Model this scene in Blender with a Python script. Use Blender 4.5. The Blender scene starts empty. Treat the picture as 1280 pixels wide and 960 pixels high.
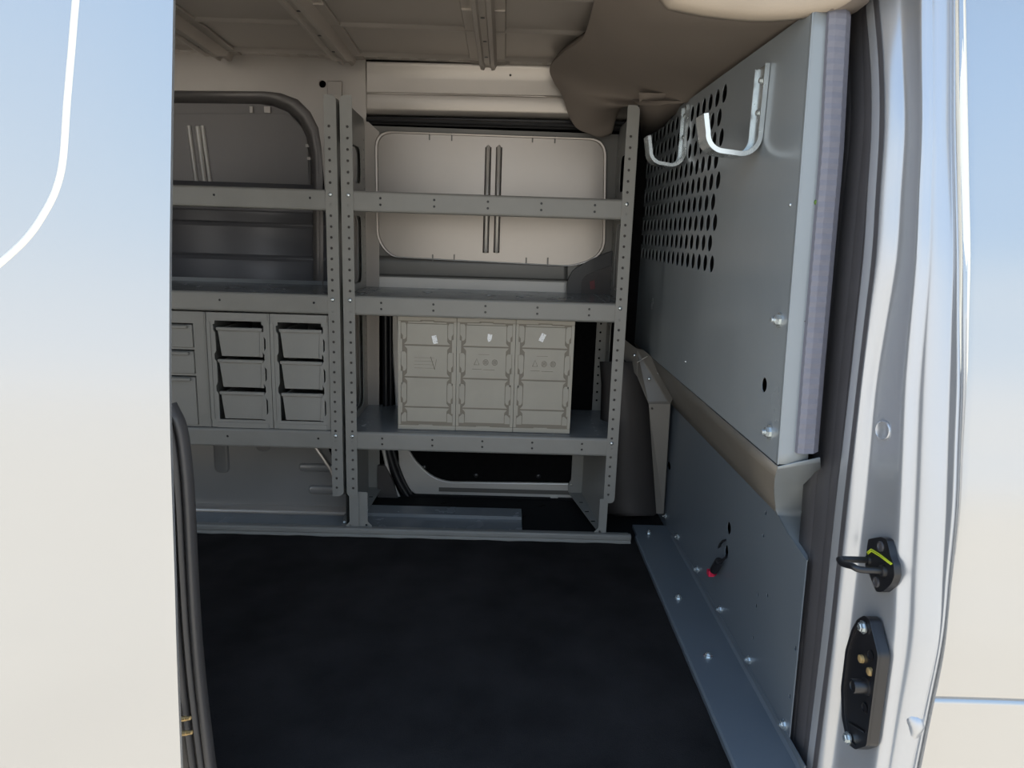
import bpy, bmesh, math, random
from mathutils import Vector, Matrix
from mathutils.geometry import delaunay_2d_cdt
random.seed(7)
SC = bpy.context.scene
COL = SC.collection
PI = math.pi

# ------------------------------------------------------------------ camera
H, FPX, PITCH, YAW, ROLL = 0.88, 884.7, .2112, .0164, .0319
def _basis():
    cp, sp, cy, sy = math.cos(PITCH), math.sin(PITCH), math.cos(YAW), math.sin(YAW)
    r = Vector((cy, -sy, 0)); f = Vector((sy*cp, cy*cp, -sp)); u = r.cross(f)
    cr, sr = math.cos(ROLL), math.sin(ROLL)
    return r*cr+u*sr, -r*sr+u*cr, f
CR, CU, CF = _basis()
cam = bpy.data.cameras.new('camera'); cam.sensor_width = 36; cam.lens = FPX/1280*36; cam.clip_start = .02
co = bpy.data.objects.new('camera', cam); COL.objects.link(co)
m = Matrix((CR, CU, -CF)).transposed().to_4x4(); m.translation = Vector((0, 0, H)); co.matrix_world = m
SC.camera = co
def at(px, py, X=None, Y=None, Z=None):
    """measured photo position -> the 3D point on the real plane it lies in"""
    d = CR*((px-640)/FPX) + CU*(-(py-480)/FPX) + CF
    t = X/d.x if X is not None else Y/d.y if Y is not None else (Z-H)/d.z
    return Vector((0, 0, H)) + d*t

# ------------------------------------------------------------------ materials
def lin(c):
    return tuple(((v/255)/12.92 if v/255 <= .04045 else ((v/255+.055)/1.055)**2.4) for v in c)+(1,)
def mat(name, rgb, rough=.5, metal=0, var=.06, nscale=9, bump=0, bscale=200, spec=.5, coat=0, streak=0, rvar=.08):
    m = bpy.data.materials.new(name); m.use_nodes = True
    nt = m.node_tree; N = nt.nodes; L = nt.links; b = N['Principled BSDF']
    tc = N.new('ShaderNodeTexCoord')
    no = N.new('ShaderNodeTexNoise'); no.inputs['Scale'].default_value = nscale; no.inputs['Detail'].default_value = 5
    if streak:
        mp = N.new('ShaderNodeMapping'); mp.inputs['Scale'].default_value = (1, 1, streak)
        L.new(tc.outputs['Object'], mp.inputs['Vector']); L.new(mp.outputs['Vector'], no.inputs['Vector'])
    else: L.new(tc.outputs['Object'], no.inputs['Vector'])
    mr = N.new('ShaderNodeMapRange'); mr.inputs['From Min'].default_value = .3; mr.inputs['From Max'].default_value = .7
    mr.inputs['To Min'].default_value = 1-var; mr.inputs['To Max'].default_value = 1+var
    L.new(no.outputs['Fac'], mr.inputs['Value'])
    hs = N.new('ShaderNodeHueSaturation'); hs.inputs['Color'].default_value = lin(rgb)
    L.new(mr.outputs['Result'], hs.inputs['Value']); L.new(hs.outputs['Color'], b.inputs['Base Color'])
    rr = N.new('ShaderNodeMapRange'); rr.inputs['To Min'].default_value = max(0, rough-rvar); rr.inputs['To Max'].default_value = rough+rvar
    L.new(no.outputs['Fac'], rr.inputs['Value']); L.new(rr.outputs['Result'], b.inputs['Roughness'])
    b.inputs['Metallic'].default_value = metal
    b.inputs['Specular IOR Level'].default_value = spec
    b.inputs['Coat Weight'].default_value = coat; b.inputs['Coat Roughness'].default_value = .06
    if bump:
        n2 = N.new('ShaderNodeTexNoise'); n2.inputs['Scale'].default_value = bscale; n2.inputs['Detail'].default_value = 3
        L.new(tc.outputs['Object'], n2.inputs['Vector'])
        bp = N.new('ShaderNodeBump'); bp.inputs['Strength'].default_value = bump; bp.inputs['Distance'].default_value = .002
        L.new(n2.outputs['Fac'], bp.inputs['Height']); L.new(bp.outputs['Normal'], b.inputs['Normal'])
    return m
M = {}
M['shelf'] = mat('grey_powder_coat', (133, 132, 128), .38, 0, .05, 14, .08, 500)
M['shelf_glossy'] = mat('grey_shelf_sheet', (122, 125, 127), .25, 0, .06, 14)
M['partition'] = mat('partition_grey', (134, 140, 144), .24, .0, .03, 5, .012, 5)
M['partition_low'] = mat('partition_lower_grey', (98, 106, 114), .34, .0, .04, 5, .03, 6)
M['gusset'] = mat('gusset_grey', (108, 104, 98), .4, 0, .05, 6)
M['inner'] = mat('inner_body_silver', (172, 165, 158), .32, .45, .05, 6)
M['inner_shade'] = mat('inner_body_shaded', (112, 108, 106), .4, .4, .05, 6)  # body silver darkened to carry the shade inside the recess
M['belt'] = mat('quarter_panel_dark', (100, 100, 104), .45, .2, .05, 6)
M['roof'] = mat('roof_inner', (164, 156, 148), .4, .4, .05, 5)
M['frame'] = mat('door_frame_silver', (206, 202, 196), .3, .3, .03, 6)
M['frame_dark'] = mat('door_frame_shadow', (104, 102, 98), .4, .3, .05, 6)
M['carpet'] = mat('navy_black_carpet', (39, 37, 37), .95, 0, .35, 8, .9, 420, .1)
M['felt'] = mat('black_felt_panel', (17, 17, 18), .95, 0, .3, 60, .8, 500, .1)
M['black'] = mat('black_plastic', (29, 29, 32), .35, 0, .1, 20)
M['rubber'] = mat('seal_rubber', (74, 73, 76), .36, 0, .07, 14, .1, 300)
M['webbing'] = mat('ribbed_edge_trim', (112, 112, 122), .6, 0, .06, 60)
M['headliner'] = mat('headliner_brown', (120, 111, 103), .8, 0, .06, 6, .15, 500, .2)
M['headliner_edge'] = mat('headliner_tan', (168, 156, 142), .8, 0, .05, 6, .15, 500, .2)
M['trimdark'] = mat('dark_pillar_trim', (78, 74, 72), .55, 0, .05, 6, .2, 600, .3)
M['bin'] = mat('bin_plastic_grey', (140, 139, 135), .5, 0, .04, 12, .1, 600)
M['bin_b'] = mat('bin_plastic_warm', (162, 157, 146), .5, 0, .06, 10, .1, 600)
M['white'] = mat('white_sticker', (240, 240, 240), .6, 0, .02, 10)
M['zinc'] = mat('zinc_steel', (205, 212, 214), .25, .8, .08, 40)
M['brass'] = mat('brass_contact', (214, 184, 130), .4, .6, .08, 40)
M['paint'] = mat('silver_paint', (178, 179, 180), .27, .78, .006, 2, 0, coat=.6, rvar=.01)
M['paintp'] = mat('silver_paint_jamb', (182, 185, 190), .26, .55, .015, 4, coat=.3, rvar=.02)
M['ledge'] = mat('pale_belt_ledge', (214, 208, 200), .4, .1, .04, 6)
M['threshold'] = mat('threshold_black', (22, 22, 24), .75, 0, .1, 9, spec=.2)
M['rubber_dark'] = mat('dark_seal_rubber', (66, 65, 66), .42, 0, .07, 14, .1, 300)
M['housing'] = mat('wheel_housing_silver', (142, 140, 138), .34, .45, .05, 6)
M['bright'] = mat('edge_highlight_cream', (236, 230, 216), .35, .2, .01, 4)  # pale cream stands in for bright reflections along raised door edges
M['ground'] = mat('pale_concrete', (202, 190, 171), .9, 0, .08, 1.2)
M['cab'] = mat('cab_dark', (46, 46, 48), .8, 0, .1, 8)
M['red'] = mat('red_plastic', (205, 40, 75), .4, 0, .05, 20)
M['yellow'] = mat('yellow_green_paint', (190, 205, 50), .5, 0, .05, 20)
M['green'] = mat('green_clip', (80, 110, 30), .5, 0, .1, 20)
M['mark'] = mat('moulded_mark', (124, 117, 105), .55, 0, .04, 20)
M['redlamp'] = mat('dull_red', (110, 50, 52), .5, 0, .05, 20)
def sticker_mat():
    m = bpy.data.materials.new('barcode_sticker'); m.use_nodes = True
    N = m.node_tree.nodes; L = m.node_tree.links; b = N['Principled BSDF']
    tc = N.new('ShaderNodeTexCoord'); w = N.new('ShaderNodeTexNoise'); w.inputs['Scale'].default_value = 260
    mp = N.new('ShaderNodeMapping'); mp.inputs['Scale'].default_value = (1, 1, .8)
    L.new(tc.outputs['Object'], mp.inputs['Vector']); L.new(mp.outputs['Vector'], w.inputs['Vector'])
    r = N.new('ShaderNodeValToRGB'); r.color_ramp.elements[0].position = .36; r.color_ramp.elements[1].position = .42
    r.color_ramp.elements[0].color = (.25, .25, .25, 1); r.color_ramp.elements[1].color = (.9, .9, .9, 1)
    L.new(w.outputs['Fac'], r.inputs['Fac']); L.new(r.outputs['Color'], b.inputs['Base Color']); b.inputs['Roughness'].default_value = .6
    return m
M['sticker'] = sticker_mat()

# ------------------------------------------------------------------ mesh builder
WORLD = {}
def W(o): return WORLD.get(o.name, Vector((0, 0, 0))) if o else Vector((0, 0, 0))
def inpoly(c, poly):
    k = False; n = len(poly)
    for i in range(n):
        (x0, y0), (x1, y1) = poly[i-1], poly[i]
        if (y0 > c.y) != (y1 > c.y) and c.x < (x1-x0)*(c.y-y0)/(y1-y0)+x0: k = not k
    return k
class MB:
    def __init__(s): s.v = []; s.f = []
    def add(s, vs, fs):
        o = len(s.v); s.v += [Vector(v) for v in vs]; s.f += [[i+o for i in f] for f in fs]; return s
    def box(s, x0, x1, y0, y1, z0, z1):
        vs = [(x, y, z) for x in (x0, x1) for y in (y0, y1) for z in (z0, z1)]
        return s.add(vs, [(0, 1, 3, 2), (4, 6, 7, 5), (0, 4, 5, 1), (2, 3, 7, 6), (0, 2, 6, 4), (1, 5, 7, 3)])
    def rows(s, rows, close=False, cap=False):
        n = len(rows[0]); vs = [p for r in rows for p in r]; fs = []
        for i in range(len(rows)-1):
            for j in range(n if close else n-1):
                k = (j+1) % n
                fs.append((i*n+j, i*n+k, (i+1)*n+k, (i+1)*n+j))
        if cap: fs += [tuple(range(n-1, -1, -1)), tuple((len(rows)-1)*n+i for i in range(n))]
        return s.add(vs, fs)
    def sweep_x(s, prof, x0, x1, close=True):
        return s.rows([[(x, y, z) for y, z in prof] for x in (x0, x1)], close, close)
    def tube(s, pts, r, n=8, cap=True):
        pts = [Vector(p) for p in pts]; rows = []; pv = None
        for i, p in enumerate(pts):
            t = (pts[min(i+1, len(pts)-1)]-pts[max(i-1, 0)]).normalized()
            if pv is None: a = t.orthogonal().normalized()
            else: a = (pv-t*pv.dot(t)).normalized()
            pv = a; b = t.cross(a); rr = r[i] if isinstance(r, (list, tuple)) else r
            rows.append([p+a*math.cos(2*PI*k/n)*rr+b*math.sin(2*PI*k/n)*rr for k in range(n)])
        return s.rows(rows, True, cap)
    def lathe(s, p, d, prof, n=14):
        p = Vector(p); d = Vector(d).normalized(); a = d.orthogonal().normalized(); b = d.cross(a)
        return s.rows([[p+d*h+a*math.cos(2*PI*k/n)*r+b*math.sin(2*PI*k/n)*r for k in range(n)] for h, r in prof], True, True)
    def plate(s, outline, holes, fn, th):
        """a flat sheet with real holes; fn(u,v,w) maps to space, w=0 front, w=th back"""
        vs = []; es = []; fc = []
        for lp in [outline]+list(holes):
            o = len(vs); n = len(lp); vs += [Vector((a, b)) for a, b in lp]
            es += [(o+i, o+(i+1) % n) for i in range(n)]; fc.append(list(range(o, o+n)))
        r = delaunay_2d_cdt(vs, [], fc, 1, 1e-7)
        V = r[0]; F = []
        hb = [(min(p[0] for p in h), max(p[0] for p in h), min(p[1] for p in h), max(p[1] for p in h), h) for h in holes]
        for f in r[2]:
            c = sum((V[i] for i in f), Vector((0, 0)))/len(f)
            if any(a <= c.x <= b and d <= c.y <= e and inpoly(c, h) for a, b, d, e, h in hb): continue
            if inpoly(c, outline): F.append(f)
        if th == 0:
            return s.add([fn(p.x, p.y, 0) for p in V], [tuple(f) for f in F])
        n = len(V); cnt = {}
        for f in F:
            for i in range(len(f)):
                a, b = f[i], f[(i+1) % len(f)]
                cnt[(a, b)] = cnt.get((a, b), 0)+1
        fs = [tuple(f) for f in F]+[tuple(n+i for i in reversed(f)) for f in F]
        for (a, b) in cnt:
            if (b, a) not in cnt: fs.append((b, a, a+n, b+n))
        return s.add([fn(p.x, p.y, 0) for p in V]+[fn(p.x, p.y, th) for p in V], fs)
    def build(s, name, m, parent=None, smooth=35, bevel=0, solid=0, seg=2):
        lo = [min(v[i] for v in s.v) for i in range(3)]; hi = [max(v[i] for v in s.v) for i in range(3)]
        org = Vector(((lo[0]+hi[0])/2, (lo[1]+hi[1])/2, lo[2]))
        me = bpy.data.meshes.new(name); me.from_pydata([tuple(v-org) for v in s.v], [], s.f)
        bm = bmesh.new(); bm.from_mesh(me); bmesh.ops.recalc_face_normals(bm, faces=bm.faces); bm.to_mesh(me); bm.free()
        o = bpy.data.objects.new(name, me); COL.objects.link(o); me.materials.append(m)
        if parent: o.parent = parent
        o.location = org-W(parent); WORLD[o.name] = org
        if smooth:
            me.shade_smooth(); me.set_sharp_from_angle(angle=math.radians(smooth))
        if solid:
            md = o.modifiers.new('solid', 'SOLIDIFY'); md.thickness = solid; md.offset = 0
        if bevel:
            md = o.modifiers.new('bevel', 'BEVEL'); md.width = bevel; md.segments = seg; md.limit_method = 'ANGLE'; md.angle_limit = math.radians(40)
        return o
def circ(u, v, r, n=14): return [(u+r*math.cos(2*PI*k/n), v+r*math.sin(2*PI*k/n)) for k in range(n)]
def oval(u, v, a, b, n=18): return [(u+a*math.cos(2*PI*k/n), v+b*math.sin(2*PI*k/n)) for k in range(n)]
def rnd(pts, r, n=5):
    """round the corners of a polygon; r a number or one per corner"""
    out = []; N = len(pts)
    for i in range(N):
        p = Vector(pts[i]); a = Vector(pts[i-1]); b = Vector(pts[(i+1) % N])
        rr = r[i] if isinstance(r, (list, tuple)) else r
        if rr <= 0: out.append(tuple(p)); continue
        da = (a-p); db = (b-p); d = min(rr, da.length*.49, db.length*.49)
        s0 = p+da.normalized()*d; s1 = p+db.normalized()*d
        for k in range(n+1):
            t = k/n; q = s0*(1-t)**2+p*2*t*(1-t)+s1*t*t; out.append(tuple(q))
    return out
def rrect(x0, x1, y0, y1, r, n=5): return rnd([(x0, y0), (x1, y0), (x1, y1), (x0, y1)], r, n)
def XZ(Y): return lambda u, v, w: (u, Y+w, v)           # sheet facing the door opening
def YZ(X, s=1): return lambda u, v, w: (X+w*s, u, v)    # sheet facing along the van
def pxy(pts, Y): return [(p.x, p.z) for p in (at(a, b, Y=Y) for a, b in pts)]
def pxx(pts, X): return [(p.y, p.z) for p in (at(a, b, X=X) for a, b in pts)]
def empty(name, loc):
    o = bpy.data.objects.new(name, None); COL.objects.link(o); o.location = loc; o.empty_display_size = .05
    WORLD[o.name] = Vector(loc); return o
def tag(o, label=None, cat=None, group=None, kind=None):
    if label: o['label'] = label
    if cat: o['category'] = cat
    if group: o['group'] = group
    if kind: o['kind'] = kind
    return o
def copy_tree(o, d, parent=None):
    c = o.copy(); COL.objects.link(c)
    if parent: c.parent = parent
    else: c.location = o.location+Vector(d)
    WORLD[c.name] = W(o)+Vector(d)
    for ch in list(o.children): copy_tree(ch, d, c)
    return c
def bolt(p, d, r, parent, name='bolt', m='zinc', stud=0.0):
    b = MB().lathe(p, d, [(-.0005, r*1.45), (r*.3, r*1.45), (r*.3, r*.95)], 16)
    b.lathe(p, d, [(r*.3, r), (r*.95, r), (r*1.1, r*.8), (r*1.1, .0001)], 6)
    if stud: b.lathe(p, d, [(r, r*.5), (r+stud, r*.5), (r+stud+.0005, .0001)], 10)
    return b.build(name, M[m], parent, smooth=30)
def dome(p, d, r, parent, m='zinc'):
    return MB().lathe(p, d, [(-.0005, r), (r*.25, r), (r*.6, r*.8), (r*.8, r*.4), (r*.85, .0001)], 12).build('bolt', M[m], parent, smooth=60)

def cr_(pts, n):
    out = []
    P = [Vector(p) for p in pts]
    for i in range(len(P)-1):
        p0, p1, p2, p3 = P[max(i-1, 0)], P[i], P[i+1], P[min(i+2, len(P)-1)]
        for k_ in range(n):
            t = k_/n; out.append(.5*((2*p1)+(p2-p0)*t+(2*p0-5*p1+4*p2-p3)*t*t+(3*p1-p0-3*p2+p3)*t**3))
    return out+[P[-1]]

# ------------------------------------------------------------------ measured planes
ZF = .025            # load floor
YF = 1.884           # front face of the shelving
XU, XL = .436, .5075 # upper / lower partition sheet

# ================================================================== SETTING
# ground outside
g = MB(); g.rows([[(-60+120*i/24, -80+110*j/24, -.55) for i in range(25)] for j in range(25)])
tag(g.build('ground', M['ground'], smooth=0), kind='structure')

# floor (carpet) with a raised sill edge out of view
nx, ny = 60, 40
fl = MB()
rowsF = []
for j in range(ny+1):
    y = .985+j/ny*1.315
    rowsF.append([(-1.5+i/nx*2.1, y, ZF+.0015*math.sin(i*1.7+j*.9)*math.sin(j*2.1-i*.4)) for i in range(nx+1)])
fl.rows(rowsF)
fl.box(-1.5, .6, .985, 2.32, ZF-.05, ZF-.012)
floor = fl.build('floor', M['carpet'], smooth=60); tag(floor, 'navy black carpeted load floor of the van', 'floor', kind='structure')

# roof skin with pressed ribs
def zr(y): return 1.372-.02*((y-1.2)/1.0)**2
pr = []
for y in [v*.006+.95 for v in range(206)]:
    z = zr(y)
    for c in (1.865, 2.115, 1.62):
        z -= .009*math.exp(-((y-c)/.007)**2)
    pr.append((y, z))
rf = MB().rows([[(x, y, z) for y, z in pr] for x in (-1.6, -1.0, -.4, .2, .9)])
ceiling = rf.build('ceiling', M['roof'], smooth=60, solid=.004); tag(ceiling, 'bare metal roof of the van with pressed ribs', 'ceiling', kind='structure')
# outer roof skin that keeps the sun out
ou = MB().box(-1.7, 1.6, .93, 2.35, 1.40, 1.43); ou.build('roof_skin', M['paintp'], ceiling, smooth=0)
ou = MB().box(-1.7, 1.6, 2.32, 2.35, -.4, 1.42)
ou.box(-1.72, -1.69, 1.05, 2.35, -.4, 1.42)
body_outer = ou.build('wall_outer', M['cab'], smooth=0); tag(body_outer, kind='structure')

def bow(xc, half, label):
    """hat-section roof bow: flanges, web sides and a crown, drooping to the wall"""
    r = empty('roof_bow', (xc, 2.16, zr(2.16)-.05)); tag(r, label, 'roof bow', 'roof bows under the metal roof')
    ys = [.98+i*.06 for i in range(20)]+[2.165]
    def sec(w0, w1, d):
        rows = []
        for y in ys:
            z = zr(y)-.003; dd = d*(.55 if y > 2.08 else 1)
            rows.append([(xc-w0, y, z), (xc-w0+.002, y, z-.004), (xc-w1-.003, y, z-.005), (xc-w1+.003, y, z-dd), (xc-w1*.5, y, z-dd-.002), (xc-w1*.35, y, z-dd+.006),
                         (xc+w1*.35, y, z-dd+.006), (xc+w1*.5, y, z-dd-.002), (xc+w1-.003, y, z-dd), (xc+w1+.003, y, z-.005), (xc+w0-.002, y, z-.004), (xc+w0, y, z)])
        return MB().rows(rows)
    sec(half, half*.45, .034).build('bow_channel', M['roof'], r, smooth=30, solid=.002)
    for y in (1.68, 1.86, 2.0): MB().lathe((xc, y, zr(y)-.0305), (0, 0, -1), [(0, .005), (.0022, .005), (.0022, .0001)], 12).build('bow_hole', M['black'], r)
    for s in (-1, 1):
        MB().box(xc+s*half*.72-.012, xc+s*half*.72+.012, 1.70, 1.705, zr(1.7)-.012, zr(1.7)-.004).build('flange_step', M['roof'], r)
    return r
bow(-.062, .05, 'roof bow above the middle of the three stacked grey cases')
bow(-.462, .05, 'roof bow above the paired posts of the two shelving units')
bow(-.81, .05, 'roof bow at the far left beside the silver door edge')

# --------------------------------------------------- far side wall
YW = 2.2
def zy(px, py, Y): return at(px, py, Y=Y)
wall = MB()
# pillar sheet between quarter panel and door, with a rounded recess corner
out = [(60, 62), (457, 72), (458, 150), (474, 165), (474, 690), (420, 690), (420, 246), (406, 240), (403, 200)]
arc = [(402, 185), (398, 160), (388, 140), (372, 124), (350, 116), (330, 114), (60, 112)]
wall.plate(pxy(out+arc, YW), [circ(*pxy([(403, 105)], YW)[0], .0105)], XZ(YW), .006)
wb = wall.build('wall_back', M['inner'], smooth=30); tag(wb, 'far side wall of the van in bare silver metal', 'wall', kind='structure')
# recess return (rounded step, its shade put into the darker colour)
ret = [(475, 560)] and [(404, 420), (404, 300), (403, 200)]+arc
rows = []
inner_pts = pxy(ret, YW)
shr = [(390, 430), (389, 305), (388, 215), (387, 195), (383, 172), (374, 154), (360, 140), (342, 133), (325, 130), (60, 127)]
in2 = pxy(shr, YW+.05)
rows = [[(a[0], YW+.004, a[1]) for a in inner_pts], [(a[0]*.4+b[0]*.6, YW+.012, a[1]*.4+b[1]*.6) for a, b in zip(inner_pts, in2)], [(b[0], YW+.05, b[1]) for b in in2]]
MB().rows(rows).build('recess_step', M['inner_shade'], wb, smooth=50, solid=.002)
YR = YW+.048
MB().plate(pxy([(60, 120), (400, 120), (400, 240), (60, 236)], YR), [], XZ(YR), .004).build('recess_panel', M['inner_shade'], wb)
# raised blank in the recess with small stamped tabs
MB().plate(rnd(pxy([(60, 142), (360, 142), (384, 165), (386, 236), (60, 236)], YR-.004), [0, .02, .06, 0, 0]), [], XZ(YR-.004), .004).build('window_blank', M['inner_shade'], wb, bevel=.002)
t = MB()
for a, b in (((312, 133), (316, 141)), ((330, 133), (338, 141)), ((382, 180), (386, 184)), ((384, 196), (388, 200))):
    p = at(*a, Y=YR-.006); q = at(*b, Y=YR-.006); t.box(p.x, q.x, YR-.007, YR-.003, q.z, p.z)
t.build('stamped_tab', M['inner'], wb)
bars = MB()
for (a, b) in (((237, 157), (248, 240)), ((248, 158), (258, 240)), ((254, 157), (265, 240))):
    bars.tube([at(a[0]-1, a[1], Y=YR-.006), at(b[0], b[1]+6, Y=YR-.006)], .006 if a[0] != 248 else .008, 10)
bars.build('stiffener_bar', M['frame'], wb)
# belt area with horizontal ribs
pts = []
for py, dy in ((228, 0), (262, 0), (264, .006), (277, .006), (279, 0), (283, .008), (318, .010), (321, 0), (325, .006), (352, .008), (354, 0), (360, .01), (392, .012)):
    p = at(300, py, Y=YW+.02); pts.append((YW+.02+dy, p.z))
MB().rows([[(x, y, z) for y, z in pts] for x in (-1.3, -.9, -.50)]).build('belt_panel', M['belt'], wb, smooth=25, solid=.003)
# roof rail lip with sealer drips where roof meets wall
lp = MB(); zt = at(640, 80, Y=YW).z
lp.sweep_x([(YW-.055, zt+.022), (YW-.052, zt-.002), (YW-.03, zt-.004), (YW+.01, zt-.002), (YW+.01, zt+.02), (YW-.03, zt+.015)], -1.5, .3)
for i in range(26):
    x = -1.2+i*.058+random.uniform(-.01, .01); w = random.uniform(.012, .03)
    lp.box(x-w, x+w, YW-.053, YW-.03, zt-.006, zt+.003)
lp.build('roof_seam', M['inner'], wb, bevel=.002)
# header sheet above the door with a long crease
hd = []
for py, dy in ((79, -.012), (84, -.004), (100, 0), (116.5, .001), (117.5, .006), (119, .006), (120, .001), (136, .0), (142, .006), (147, .03)):
    hd.append((py, dy))
rows = []
for px in (458, 459.5, 462, 480, 560, 640, 676, 684, 700, 740, 790):
    r = []
    for py, dy in hd:
        off = (px-560)*.034
        k = dy
        if py in (117.5, 119.5) and (px < 480 or px > 676): k = .004
        p = at(px, py+off*.6, Y=YW-.004+k); r.append((p.x, p.y, p.z))
    rows.append(r)
MB().rows(rows).build('header_panel', M['inner'], wb, smooth=50, solid=.002)
hb = MB(); hb.lathe(at(638, 94, Y=YW-.008), (0, -1, 0), [(-.002, .0032), (.001, .0032), (.001, .0001)]); hb.build('header_hole', M['black'], wb)
# small bracket plate and embossed marks
p = at(409, 101, Y=YW-.002); q = at(428, 121, Y=YW-.002)
MB().box(p.x, q.x, YW-.006, YW, q.z-.03, p.z).build('bracket_plate', M['inner'], wb, bevel=.002)
# backing behind everything
MB().box(-1.6, .6, 2.30, 2.305, -.1, 1.4).build('wall_lining', M['felt'], wb)

# lower left: wheel housing sheet with pressed ribs
YH = 2.02
wh = MB()
zt, z0 = at(300, 535, Y=YH).z, at(300, 634, Y=YH).z
xr_ = at(436, 600, Y=YH).x
wh.plate([(-1.4, z0-.01), (xr_, z0-.01), (xr_-.0, z0+.06), (xr_-.03, z0+.12), (xr_-.08, zt), (-1.4, zt)], [], XZ(YH), .004)
whp = wh.build('wheel_housing', M['housing'], wb)
emb = MB()
def capsule(x0, x1, z0_, z1, d):
    base = rrect(x0, x1, z0_, z1, min(x1-x0, z1-z0_)*.49, 6); ins = .006
    top = rrect(x0+ins, x1-ins, z0_+ins, z1-ins, min(x1-x0, z1-z0_)*.49-ins, 6)
    emb.rows([[(u, YH, v) for u, v in base], [(u*.5+a*.5, YH-d*.8, v*.5+b*.5) for (u, v), (a, b) in zip(base, top)], [(a, YH-d, b) for a, b in top]], True, True)
for (a, b) in (((264, 520), (287, 592)), ((317, 520), (338, 565)), ((373, 579), (432, 591)), ((385, 606.5), (432, 619))):
    p = at(*a, Y=YH-.004); q = at(*b, Y=YH-.004); capsule(p.x, q.x, q.z, p.z, .008)
emb.build('pressed_rib', M['housing'], whp, smooth=50)
ar = MB(); ar.tube([at(392, 556, Y=YH-.004), at(402, 570, Y=YH-.004), at(412, 585, Y=YH-.004), at(420, 602, Y=YH-.004), at(424, 620, Y=YH-.004)], .006, 8)
ar.build('arch_edge', M['inner'], whp)
zb = at(300, 636, Y=YH-.01).z
sw = MB().sweep_x([(YH-.03, zb-.010), (YH-.034, zb), (YH-.028, zb+.008), (YH, zb+.012), (YH+.01, zb-.010)], -1.4, at(434, 636, Y=YH-.03).x)
sw.build('weld_seam', M['inner'], whp, smooth=60)

# --------------------------------------------------- far sliding door (seen from inside)
YD = 2.2
d3 = MB()   # door inner sheet
d3.plate(pxy([(462, 157), (775, 168), (775, 372), (462, 362)], YD+.006), [], XZ(YD+.006), .004)
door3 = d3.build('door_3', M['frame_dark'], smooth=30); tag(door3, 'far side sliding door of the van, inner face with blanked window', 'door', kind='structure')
# blanked window, edged and slightly domed
wo = rnd(pxy([(468, 163), (759, 173), (757, 318), (722, 334), (487, 322), (470, 300)], YD), [.05, .05, .07, .05, .05, .06], 8)
cx = sum(u for u, v in wo)/len(wo); cz = sum(v for u, v in wo)/len(wo)
def shrink(k): return [(cx+(u-cx)*k, cz+(v-cz)*k) for u, v in wo]
mb = MB()
mb.rows([[(u, YD+.006, v) for u, v in shrink(1.0)], [(u, YD-.006, v) for u, v in shrink(.995)], [(u, YD-.011, v) for u, v in shrink(.988)], [(u, YD-.0105, v) for u, v in shrink(.974)],
         [(u, YD-.006, v) for u, v in shrink(.968)], [(u, YD-.006, v) for u, v in shrink(.90)]], True, True)
blank = mb.build('window_blank', M['inner'], door3, smooth=50)
mb = MB()
for px, py0, py1 in ((536, 164, 175), (564, 165, 176), (665, 169, 178), (693, 170, 179), (540, 318, 327), (567, 318, 328), (657, 322, 332), (684, 322, 332)):
    p = at(px, py0, Y=YD-.009); q = at(px+1.4, py1, Y=YD-.009); mb.box(p.x, q.x, YD-.0095, YD-.006, q.z, p.z)
mb.build('panel_slit', M['frame_dark'], blank)
for x0, x1 in ((610.5, 607), (624, 620.5)):
    mb = MB().tube([at(x0, 182, Y=YD-.010), at(x0-.2, 184, Y=YD-.012), at(x1+.2, 313, Y=YD-.012), at(x1, 316, Y=YD-.010)], [.003, .0062, .0062, .004], 12)
    br = mb.build('stiffener_bar', M['frame'], blank, smooth=60)
    mb = MB(); ca, cb2 = at(x0, 184, Y=YD-.0105), at(x1, 316, Y=YD-.0105)
    mb.add([ca+Vector((-.009, 0, 0)), ca+Vector((.009, 0, 0)), cb2+Vector((.009, 0, 0)), cb2+Vector((-.009, 0, 0))], [(0, 1, 2, 3)])
    mb.build('stiffener_base', M['trimdark'], br, solid=.001)
# concave band and pale ledge under it
mb = MB()
r0 = []
for py, dy, in ((322, .0), (326, .008), (336, .016), (343, .012), (344.5, .0), (346, -.008), (361, -.009), (366, -.009), (368, .0)):
    r0.append((py, dy))
rows = []
for px in (440, 470, 520, 600, 680, 704, 709):
    rows.append([tuple(at(px, py+(px-560)*.03+3, Y=YD+.012+dy)) for py, dy in r0])
mb.rows(rows)
mb.build('belt_ledge', M['ledge'], door3, smooth=30, solid=.002)
mb = MB()
rows = []
for px in (440, 470, 520, 600, 680, 704, 709.5):
    rows.append([tuple(at(px, py+(px-560)*.03+3, Y=YD+.004-dy)) for py, dy in ((319, 0), (327, .001), (341, .001), (343.5, 0))])
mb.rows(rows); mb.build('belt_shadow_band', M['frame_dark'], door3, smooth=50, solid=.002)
# handle bezel
bz = MB()
bz.plate(rnd(pxy([(709, 372), (709, 352), (716, 338), (738, 324), (770, 312), (770, 372)], YD-.012), [0, .012, .012, .02, 0, 0]), [], XZ(YD-.014), .02)
hz = bz.build('door_handle', M['black'], door3, bevel=.004); hz['label'] = 'black inner handle bezel'
bz = MB(); o2 = pxy([(727, 372), (727, 352), (733, 344), (768, 330), (768, 372)], YD-.016)
bz.plate(rnd(o2, [0, .006, .006, 0, 0]), [], XZ(YD-.018), .006); bz.build('handle_recess', M['trimdark'], hz, bevel=.002)
bz = MB(); bz.plate(pxy([(738, 362), (737, 352), (743, 350), (744, 361)], YD-.02), [], XZ(YD-.021), .004); bz.build('red_mark', M['redlamp'], hz)
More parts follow.
